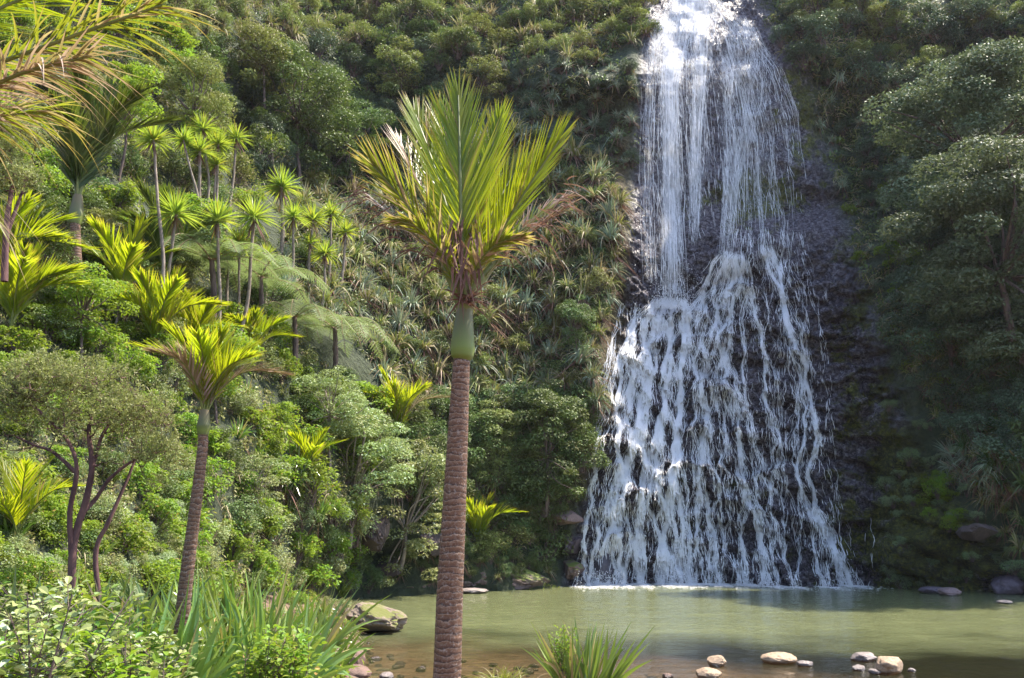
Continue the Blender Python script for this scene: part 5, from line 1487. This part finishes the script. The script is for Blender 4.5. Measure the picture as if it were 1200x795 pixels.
for nm, keep in (('bush', 240), ('sedge', 262)):
    lst = sorted(PLACED[nm], key=lambda q: -q[0])
    for q in lst[:keep]: put_now(*q[1:])
    mass('small_' + nm + 'es_of_the_slope' if nm == 'bush' else 'small_sedges_of_the_slope', lst[keep:])


# ---- single bushes and sedges one can point at
def one(kind, px, py, w, h, Y, label, cat='bush', name='bush', tilt=0.0):
    P = surf(px, py) + np.array([0, -.2, 0])
    s = P[1] / F_PX
    o = put(kind, P, w * s * .5, label, cat, None, name, stretch=(h / (w * .62)) if cat == 'bush' else h / w, tilt=tilt); return o


def leafy_tree(px, py, w, h, Y, leafm, label, n=9000, ncl=46, ll=.05, name='tree', foot=None, flat=.65, cl=.2, bark='bark', limbs=9, cat='tree', hollow=.6, fwd=.3, umb=False):
    """tree: crown centre (px,py), w x h photo pixels; foot = where the trunk meets the slope"""
    foot = foot or (px, py + h * .8)
    Y = float(Dfull(*foot)) - .25 - (h / 2 / F_PX * Y) * fwd
    c0 = at(px, py, Y); s = Y / F_PX
    b = at(foot[0], foot[1], Y); t = empty(name, b); tag(t, label, cat)
    rad = np.array([w * s * .5, w * s * .42, h * s * .5]); c = c0 - b
    u = nrm(rng.normal(size=(ncl, 3)) + [0, -.15, .45]); u[:, 2] = np.where(u[:, 2] < (-.1 if umb else -.75), -u[:, 2], u[:, 2])
    cc = c + u * rad * rng.uniform(hollow, 1.0, (ncl, 1)) * (1 - cl * .6)
    cs = rng.uniform(.45, 1.5, ncl) * cl * w * s
    cc = cc + rng.normal(size=(ncl, 3)) * rad * .12
    # lower boughs hang down round the trunk, so the crown has a ragged foot
    lo = rng.random(ncl) < .28
    cc[lo] = c + rng.normal(size=(lo.sum(), 3)) * rad * [.45, .35, .1] - np.stack([np.zeros(lo.sum()), np.zeros(lo.sum()), rad[2] * rng.uniform(.5, 1.5, lo.sum())], -1)
    k = rng.choice(ncl, n, p=cs ** 2 / (cs ** 2).sum())
    d = nrm(rng.normal(size=(n, 3)) + [0, 0, .5]); d[:, 2] = np.maximum(d[:, 2], -.35)
    P = cc[k] + d * (cs[k] * rng.uniform(.4, 1, n) ** .4)[:, None] * [1, 1, flat * .8]
    nor = nrm(d * .6 + [0, 0, .6] + rng.normal(size=(n, 3)) * .35)
    dr = nrm(np.cross(nor, rng.normal(size=(n, 3)))) + d * .3
    mb = MB(); mb.add(*leafq(P, dr, nor, ll * w * s * rng.uniform(.6, 1.2, n), ll * w * s * .5, clump=rng.random(ncl)[k]))
    mb.build('crown', M[leafm], t)
    tb = MB(); r0 = .015 * w * s
    fork = c - [0, 0, rad[2] * .65]
    tb.add(*tube(curve([np.zeros(3) - [0, 0, .4], fork * .5 + rng.normal(size=3) * .08, fork], 12), np.linspace(r0 * 1.3, r0, 12), 9, jit=.04)); tb.build('trunk', M[bark], t, smooth=True)
    lb = MB()
    for j in range(min(limbs * 3, ncl)):
        lb.add(*tube(curve([fork, fork * .4 + cc[j] * .6 + rng.normal(size=3) * .1 * rad[2], cc[j]], 10), np.linspace(r0 * .65, r0 * .15, 10), 6, jit=.03))
    lb.build('limbs', M[bark], t, smooth=True)


leafy_tree(1135, 145, 235, 150, 37, 'pohut', 'large spreading grey-green tree crown at upper right, upper of the two', n=42000, ncl=120, ll=.022, foot=(1160, 250), cl=.11, hollow=.5, limbs=6, bark='bark')
leafy_tree(1165, 268, 240, 190, 34.5, 'pohut', 'large spreading grey-green tree crown at the right edge, lower of the two', n=42000, ncl=120, ll=.022, foot=(1185, 390), cl=.11, hollow=.5, limbs=6)
leafy_tree(1145, 225, 130, 70, 40, 'dark', 'yellow-green inner foliage tree between the two large crowns at right', n=6000, ncl=30, ll=.04, foot=(1150, 300), cl=.17)
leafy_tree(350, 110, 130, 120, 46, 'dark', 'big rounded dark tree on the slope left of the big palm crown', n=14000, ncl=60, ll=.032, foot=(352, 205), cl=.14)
leafy_tree(228, 108, 88, 100, 44, 'olive', 'rounded grey-green tree at the top left above the upper cabbage trees', n=9000, ncl=44, ll=.038, foot=(235, 175), cl=.15)
leafy_tree(310, 60, 90, 70, 50, 'olive', 'sunlit pale tree above the big rounded dark one', n=8000, ncl=40, ll=.038, foot=(310, 120), cl=.15)
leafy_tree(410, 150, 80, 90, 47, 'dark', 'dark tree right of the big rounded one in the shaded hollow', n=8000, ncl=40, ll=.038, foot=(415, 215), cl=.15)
leafy_tree(470, 75, 70, 60, 50, 'olive', 'smaller rounded tree just left of the top of the big palm', n=6000, ncl=34, ll=.04, foot=(470, 125), cl=.16)
leafy_tree(150, 120, 90, 90, 24, 'bright', 'bright leafy tree behind the drooping brown fronds at upper left', n=4500, ncl=36, ll=.05, foot=(140, 200), cl=.15)
leafy_tree(565, 90, 56, 40, 51, 'olive', 'small shrubby tree on the cliff behind the tip of the big palm', n=4000, ncl=26, ll=.045, foot=(565, 125), cl=.18)
leafy_tree(640, 505, 110, 100, 41.5, 'dark', 'dense dark green tree low on the slope between the big trunk and the fall', n=14000, ncl=56, ll=.032, foot=(640, 590), cl=.14)
leafy_tree(575, 505, 70, 60, 39, 'olive', 'light green tree just right of the big palm trunk at mid height', n=6000, ncl=36, ll=.04, foot=(580, 570), cl=.15)
leafy_tree(672, 375, 56, 50, 44.5, 'dark', 'round dark green tree among the sedges left of the fall', n=6000, ncl=30, ll=.04, foot=(672, 420), cl=.17)
leafy_tree(412, 540, 145, 130, 29, 'pale', 'pale small-leaved tree on the left shore, left of the pair', n=12000, ncl=70, ll=.028, foot=(410, 630), cl=.10, bark='bark_pale')
leafy_tree(476, 580, 130, 130, 31, 'pale', 'pale small-leaved tree closest to the big trunk, right of the pair', n=11000, ncl=66, ll=.03, foot=(470, 655), cl=.10, bark='bark_pale')
leafy_tree(388, 465, 90, 70, 30, 'pale', 'pale yellowish tree above the pale pair on the left shore', n=8000, ncl=50, ll=.032, foot=(388, 540), cl=.12, bark='bark_pale')
leafy_tree(300, 560, 80, 60, 18, 'pale', 'small pale tree with pinkish new leaves behind the flax at left', n=5000, ncl=40, ll=.035, foot=(300, 640), cl=.12, bark='bark_pale')
leafy_tree(255, 415, 100, 60, 19.5, 'bright', 'leafy sunlit bushy tree behind the slender leaning palm', n=6000, ncl=44, ll=.04, foot=(255, 480), cl=.13)
leafy_tree(15, 440, 80, 60, 13.5, 'bright', 'pale flowering bush at the left edge above the feathery kanuka', n=5000, ncl=40, ll=.04, foot=(15, 490), cl=.13)
leafy_tree(98, 350, 100, 70, 20, 'bright', 'leafy green bushy tree hiding the foot of the dark shaded palm at upper left', n=5000, ncl=40, ll=.045, foot=(98, 410), cl=.14)
leafy_tree(60, 300, 80, 60, 22, 'dark', 'dark bushy tree left of the dark shaded palm trunk at upper left', n=5000, ncl=40, ll=.04, foot=(60, 360), cl=.14)
leafy_tree(1110, 350, 110, 90, 38.5, 'deep', 'dark rounded tree below the lower grey-green crown at right', n=10000, ncl=50, ll=.035, foot=(1115, 430), cl=.14)
one('flaxdark', 335, 575, 120, 110, 25, 'large dark flax clump with brown hanging skirt behind the sunlit flax', 'flax', 'flax')
one('flaxdark', 352, 560, 100, 100, 26.5, 'second dark flax clump just behind the brown-skirted one', 'flax', 'flax')
one('sedge_grey', 1077, 425, 44, 44, 43, 'star-shaped pale sedge on the cliff right of the fall, lowest of three', 'sedge', 'sedge')
one('sedge_grey', 1048, 330, 34, 40, 44.5, 'pale sedge hanging below a small bright bush right of the fall', 'sedge', 'sedge', tilt=.4)
one('bright', 1042, 305, 26, 22, 44.6, 'small bright yellow-green bush topping a pale hanging sedge right of the fall')
one('sedge', 1175, 625, 56, 40, 38, 'green sedge clump just above the long dark boulder at right', 'sedge', 'sedge')
one('sedge', 640, 632, 34, 30, 42.5, 'sedge clump on the rocks above the mossy ledge left of the fall', 'sedge', 'sedge')
one('sedge_dry', 690, 490, 30, 34, 44.5, 'pale yellow sedge hanging at the edge of the wet rock left of the fall', 'sedge', 'sedge', tilt=.4)


# ---- grass caps of the mossy ledges
def ledge_grass(px, py, w, label, n=1400, L=.22, Y=42):
    c = ground_at(px, 690, 0); s = c[1] / F_PX
    x = rng.normal(size=n) * w * s * .25; y = rng.normal(size=n) * w * s * .16
    zt = (690 - py) * s
    b = np.stack([c[0] + x, c[1] + .6 + y, zt * (1 - (x / (w * s * .62)) ** 2 - (y / (w * s * .5)) ** 2).clip(0, 1) * .92], -1)
    d = rng.normal(size=(n, 3)) * .45 + [0, -.15, 1]
    mb = MB(); mb.add(*blades(b, d, L * rng.uniform(.5, 1.4, n), .035, .4, ns=3))
    o = mb.build('ledge_grass', M['grass']); o['kind'] = 'stuff'; tag(o, label, 'grass')


ledge_grass(596, 668, 80, 'bright green grass covering the low mossy ledge right of the big palm trunk')
ledge_grass(545, 672, 50, 'sparse green grass on the reddish ledge beside the big palm trunk', n=500)


# ---- foreground bank at lower left
def near_flax(x, y, h, label, n=46, W=.05, droop=.35, seed=0, leafm='flax', spread=.55, dead=10, bent=.25):
    W = W * 2.0
    z = ground_z(np.array(x), np.array(y)); z = float(z)
    t = empty('flax', (x, y, z)); tag(t, label, 'flax', None)
    nf = max(3, n // 9)
    live = MB()
    for k in range(nf):
        a = k * 2.4 + seed; c = np.array([math.cos(a), math.sin(a), 0]) * .12 * math.sqrt(k)
        m = n // nf; e = np.linspace(-1, 1, m) * spread + rng.normal(size=m) * .06
        az = rng.random() * np.pi; hd = np.array([math.cos(az), math.sin(az), 0]); lean = c * 1.2 + rng.normal(size=3) * [.12, .12, 0]
        d = hd * e[:, None] + [0, 0, 1] + lean
        dr = np.where(rng.random(m) < bent, droop * 1.8, droop * .6) * rng.uniform(.5, 1.2, m)
        live.add(*blades(np.tile(c, (m, 1)) + hd * e[:, None] * .06, d, h * rng.uniform(.7, 1.12, m), W * rng.uniform(.8, 1.15, m), dr, ns=9, fold=.28, prof='taper', ref=np.cross(hd, [0, 0, 1.0]) * np.ones((m, 1)) + rng.normal(size=(m, 3)) * .55, tw=.25, clump=rng.random()))
    live.build('leaves', M[leafm], t)
    if dead:
        a = rng.random(dead) * 2 * np.pi
        d = np.stack([np.cos(a) * .8, np.sin(a) * .8, rng.uniform(.1, .9, dead)], -1)
        db = MB(); db.add(*blades(np.zeros((dead, 3)), d, h * rng.uniform(.5, .9, dead), W * .7, .7, ns=7, fold=.2, tw=1.0)); db.build('dead_leaves', M['dead'], t)
    return t


def bank_xy(px, Y):
    return (px - 600) / F_PX * Y * 1.03, Y


NF = [(300, 11.2, 1.25, 'large sunlit flax clump with folded pale leaves in the middle of the bank'),
      (345, 12.3, 1.35, 'flax clump with leaves drooping over the brown boulders at the pool edge'),
      (372, 13.6, 1.25, 'flax clump reaching out over the mossy pool rock'),
      (262, 12.8, 1.4, 'flax clump beside the foot of the slender leaning palm'),
      (320, 15.0, 1.5, 'upright flax clump at the back of the bank left of the pool'),
      (385, 17.5, 1.25, 'spiky upright flax clump nearest the far left corner of the pool'),
      (290, 17.0, 1.6, 'tall flax clump under the small pale tree'),
      (215, 15.0, 1.4, 'flax clump in the shade behind the slender leaning palm'),
      (235, 8.6, 1.2, 'flax clump with broad upright blades at the bottom edge'),
      (150, 12.5, 1.2, 'flax clump below the kanuka stems'),
      (60, 8.2, 1.15, 'dark flax clump with long leaning leaves at the lower left corner'),
      (398, 15.0, 1.0, 'low flax clump with its tips over the water behind the mossy pool rock'),
      (335, 13.6, 1.3, 'dense flax clump in the middle of the bank behind the folded pale leaves'),
      (280, 14.2, 1.35, 'flax clump right of the foot of the slender leaning palm'),
      (352, 10.6, .95, 'flax clump at the very edge of the brown boulders'),
      (190, 10.4, 1.1, 'flax clump left of the foot of the slender leaning palm'),
      (225, 18.5, 1.5, 'flax clump far back between the kanuka and the small pale tree'),
      (110, 9.0, 1.15, 'flax clump with broad leaves rising through the leafy undergrowth below the kanuka'),
      (170, 11.4, 1.2, 'flax clump between the kanuka stems and the slender leaning palm'),
      (35, 10.8, 1.15, 'flax clump near the left edge behind the leafy undergrowth'),
      (205, 8.2, .95, 'flax clump low in the leafy undergrowth left of the bottom-edge blades'),
      (310, 9.6, .95, 'small flax clump at the bottom edge in front of the large sunlit one')]
for i, (px, Y, h, lab) in enumerate(NF):
    x, y = bank_xy(px, Y); near_flax(x, y, h * 1.35, lab, n=70 if i in (0, 1, 2, 4) else 54, seed=i, leafm='flax_dark' if 'dark' in lab or 'shade' in lab else 'flax', bent=.62, droop=.42)  # clumps in shade take the darker leaf, their shade put into its colour


def sapling_mesh(name, n=64, h=1.0, ll=.085, lw=.042, leafm='bright', stems=9):
    lb = MB(); sb = MB()
    for k in range(stems):
        a = rng.random() * 6.28; e = rng.uniform(.1, .75)
        top = np.array([math.cos(a) * e * .6, math.sin(a) * e * .6, h * rng.uniform(.7, 1.05)])
        C = curve([np.zeros(3), top * .5 + rng.normal(size=3) * .06, top], 16)
        sb.add(*tube(C, np.linspace(.011, .003, 16), 5))
        tt = rng.uniform(.3, 1, n); ii = (tt * 15).astype(int)
        az = rng.random(n) * 6.28
        d = np.stack([np.cos(az), np.sin(az), rng.uniform(.0, .8, n)], -1)
        tw = rng.uniform(.02, .16, n)[:, None]
        P = C[ii] + d * tw
        lb.add(*blades(P, d + rng.normal(size=(n, 3)) * .2, ll * rng.uniform(.6, 1.2, n), lw * rng.uniform(.8, 1.2, n), .25, ns=4, fold=.35, prof='oval', ref=np.tile([0, 0, 1.0], (n, 1)) + rng.normal(size=(n, 3)) * .4, clump=rng.random()))
        for q in range(0, n, 3): sb.add(*tube(np.array([C[ii[q]], P[q]]), .0022, 3))
    return lb.mesh('leaves', M[leafm]), sb.mesh('stems', M['bark'])


SAP = [sapling_mesh('a'), sapling_mesh('b', ll=.10, lw=.055), sapling_mesh('c', ll=.07, lw=.035, leafm='pale', n=80), sapling_mesh('d', ll=.09, lw=.045)]


def sapling(k, x, y, s, label, group=None, hs=1.0):
    z = float(ground_z(np.array(x), np.array(y)))
    t = empty('leafy_bush', (x, y, z), random.uniform(0, 6.28), s); t.scale = (s, s, s * hs)
    link('leaves', SAP[k][0], t); link('stems', SAP[k][1], t)
    tag(t, label, 'bush', group)


k = 0
for i in range(46):
    px = rng.uniform(-30, 215); Y = rng.uniform(5.6, 12.0)
    if Y < 7.5 and px > 240: continue
    if px > 210 and Y > 8.5: continue
    x, y = bank_xy(px, Y)
    zt = 2.6 - (rng.uniform(655, 760) - 622) / F_PX * Y       # height its top should reach
    zg = float(ground_z(np.array(x), np.array(y)))
    h = max(.5, zt - zg)
    sapling(i % 4, x, y, random.uniform(.85, 1.15) * min(1.2, max(.7, h * .8)), 'glossy leafy bush in the mass of undergrowth at the lower left', 'glossy bushes in the lower left undergrowth', hs=1.0)
for i, (px, Y) in enumerate([(330, 8.8), (355, 9.6), (60, 6.2), (20, 6.6)]):
    x, y = bank_xy(px, Y)
    sapling(i % 4, x, y, .8, ['fresh green bush between the flax blades at the bottom edge', 'low fresh green bush right of the flax blades at the bottom edge', 'tall fresh yellow-green shoots at lower left', 'glossy bush cut by the lower left corner'][i])


# sedges and low bushes hiding the edge of the bank
for i in range(44):
    y = rng.uniform(13, 35); x = float(np.interp(y, SY, SX)) - rng.uniform(.0, 1.6) - (.4 if y < 17 else 0)
    z = float(ground_z(np.array(x), np.array(y)))
    kd = ['sedge', 'pale', 'grasst', 'bright', 'sedge'][i % 5]
    if kd == 'grasst': put_now(K['flaxfar'][i % 2], (x, y, z - .05), rng.uniform(.5, .95), 'small flax tuft along the bank edge beside the pool', 'flax', 'flax tufts along the bank edge', 'flax')
    elif kd == 'sedge': put_now(K['sedge'][i % 4], (x, y, z - .05), rng.uniform(.45, .8), 'sedge tuft along the bank edge beside the pool', 'sedge', 'sedges along the bank edge', 'sedge')
    else: put_now(K[kd][i % 3], (x - .3, y, z), rng.uniform(.3, .5), 'low leafy bush along the bank edge beside the pool', 'bush', 'low bushes along the bank edge', 'bush')


# clump of broad blades and the pale grass rising in front of the pool, right of the big trunk
def front_clumps():
    x, y = bank_xy(676, 10.2)
    t = near_flax(x, y, 1.0, 'fresh upright clump of green blades in front of the pool right of the trunk', n=70, W=.028, droop=.22, seed=3, spread=.38, dead=4, bent=.3)
    t.location.z = float(at(676, 812, 10.2)[2])
    t.scale = (1, 1, .85)
    x, y = bank_xy(655, 10.0)
    z = float(at(655, 815, 10.0)[2])
    e = empty('leafy_bush', (x, y, z), 1.0, .5); e.scale = (.42, .42, .72)
    link('leaves', SAP[0][0], e); link('stems', SAP[0][1], e); tag(e, 'thin leafy shoots among the fresh blades in front of the pool', 'bush')
    x, y = bank_xy(592, 10.0); z = float(at(592, 815, 10.0)[2])
    n = 260; a = rng.random(n) * 6.28; ee = rng.uniform(.1, 1.1, n)
    d = np.stack([np.cos(a) * ee, np.sin(a) * ee, np.ones(n)], -1)
    b = np.stack([rng.normal(size=n) * .10, rng.normal(size=n) * .08, np.zeros(n)], -1)
    mb = MB(); mb.add(*blades(b, d, rng.uniform(.35, .72, n), .008, .55, ns=8, fold=.2))
    o = mb.build('grass_tuft', M['grass']); o.location = (x, y, z); tag(o, 'airy pale grass tuft with arching blades beside the big trunk at the bottom', 'grass tuft')
    for i, (px, Y) in enumerate([(640, 9.6), (566, 9.4), (705, 10.8)]): pass


front_clumps()


# ------------------------------------------------------------------ ground cover on the slopes and moss on the bank (uncountable)
def ground_cover():
    polys = [(TOP, 500), (MID, 900), (LOWC, 420), (LOWL, 900), (UPL, 800), (RTOP, 420), (RMID, 160), (RLOW, 500), (DARKL, 120), (CLIFFL, 60)]
    mb = MB()
    for poly, n in polys:
        n = int(n * 1.9)
        lo, hi = np.array(poly).min(0), np.array(poly).max(0)
        p = rng.uniform(lo, hi, (n * 3, 2)); p = p[inpoly(p[:, 0], p[:, 1], poly)][:n]
        P = surf(p[:, 0], p[:, 1]); s = P[:, 1] / F_PX
        m = 22
        b = np.repeat(P, m, 0) + rng.normal(size=(len(P) * m, 3)) * (np.repeat(s, m) * 3)[:, None]
        ss = np.repeat(s, m); typ = np.repeat(rng.random(len(P)) < .45, m)
        d = nrm(rng.normal(size=b.shape) * .6 + [0, -.5, .7])
        L = ss * rng.uniform(8, 17, len(b))
        r0 = rng.random(len(b))
        V, F, A = blades(b[typ], d[typ], L[typ], ss[typ] * 1.1, .8, ns=3, clump=np.repeat(rng.random(len(P)), m)[typ]); mb.add(V, F, A, 0)
        q = ~typ; q2 = b[q] + d[q] * (ss[q] * rng.uniform(0, 9, q.sum()))[:, None]
        dark = 1
        mb.add(*leafq(q2, rng.normal(size=q2.shape) + [0, -.2, -.3], d[q] + [0, 0, .8], ss[q] * rng.uniform(3, 6, q.sum()), ss[q] * 2.6, clump=np.repeat(rng.random(len(P)), m)[q]), 1 if poly in (LOWL, UPL) else 2)
    o = mb.build('ground_cover', [M['sedge'], M['olive'], M['dark']]); o['kind'] = 'stuff'
    # low herbs on the foreground bank
    mb = MB(); n = 16000
    x = rng.uniform(-12, -2.0, n); y = rng.uniform(5, 24, n); xs = np.interp(y, SY, SX); ok = x < xs - .3; x, y = x[ok], y[ok]
    z = ground_z(x, y); b = np.stack([x, y, z], -1); n = len(b)
    d = rng.normal(size=(n, 3)) * .5 + [0, 0, .9]
    mb.add(*blades(b, d, rng.uniform(.12, .5, n), .02, .4, ns=3), 0)
    q = b + nrm(d) * rng.uniform(.05, .4, (n, 1))
    mb.add(*leafq(q, rng.normal(size=(n, 3)), rng.normal(size=(n, 3)) * .4 + [0, 0, 1], rng.uniform(.05, .1, n), .05), 1)
    o = mb.build('bank_herbs', [M['grass'], M['bright']]); o['kind'] = 'stuff'


ground_cover()


# ------------------------------------------------------------------ light
SUN_EL, SUN_AZ = R(61), R(68)          # in front of the camera, a little to the right (azimuth from +Y towards +X)
world = bpy.data.worlds.new('World'); scene.world = world; world.use_nodes = True
nt = world.node_tree; nt.nodes.clear()
sky = nt.nodes.new('ShaderNodeTexSky'); sky.sky_type = 'NISHITA'; sky.sun_disc = False
sky.sun_elevation = SUN_EL; sky.sun_rotation = SUN_AZ; sky.air_density = 1.0; sky.dust_density = 1.0
bg = nt.nodes.new('ShaderNodeBackground'); bg.inputs[1].default_value = 0.15
wo = nt.nodes.new('ShaderNodeOutputWorld'); nt.links.new(sky.outputs[0], bg.inputs[0]); nt.links.new(bg.outputs[0], wo.inputs[0])
sd = bpy.data.lights.new('sun', 'SUN'); sd.energy = 4.2; sd.angle = R(0.5); sd.color = (1.0, 0.91, 0.77)
so = bpy.data.objects.new('sun', sd); col.objects.link(so)
from mathutils import Vector
dirv = Vector((math.sin(SUN_AZ) * math.cos(SUN_EL), math.cos(SUN_AZ) * math.cos(SUN_EL), math.sin(SUN_EL)))
so.rotation_euler = dirv.to_track_quat('Z', 'Y').to_euler()

scene.view_settings.view_transform = 'Standard'; scene.view_settings.look = 'None'
scene.view_settings.exposure = 1.75; scene.view_settings.gamma = 1.0
scene.render.engine = 'CYCLES'
c = scene.cycles
c.max_bounces = 5; c.diffuse_bounces = 3; c.glossy_bounces = 2; c.transmission_bounces = 3; c.transparent_max_bounces = 8
c.sample_clamp_indirect = 6.0; c.sample_clamp_direct = 30.0
c.use_denoising = True
c.caustics_reflective = False; c.caustics_refractive = False


def haze():
    """thin spray and air in the gorge, lit by the low-angled light"""
    mb = MB()
    x0, x1, y0, y1, z0, z1 = -320, 320, -320, 420, -3, 90
    V = np.array([[x, y, z] for z in (z0, z1) for x, y in ((x0, y0), (x1, y0), (x1, y1), (x0, y1))], float)
    mb.add(V, np.array([[0, 3, 2, 1], [4, 5, 6, 7], [0, 1, 5, 4], [1, 2, 6, 5], [2, 3, 7, 6], [3, 0, 4, 7]]))
    m, nt, nd, lk = newmat('haze')
    v = N(nt, 'ShaderNodeVolumePrincipled'); v.inputs['Color'].default_value = (0.82, 0.80, 1.0, 1); v.inputs['Density'].default_value = 0.00013; v.inputs['Anisotropy'].default_value = 0.25
    o = nt.nodes.new('ShaderNodeOutputMaterial'); lk.new(v.outputs[0], o.inputs['Volume'])
    h = mb.build('haze', m); h['kind'] = 'stuff'


haze()
c.volume_bounces = 0
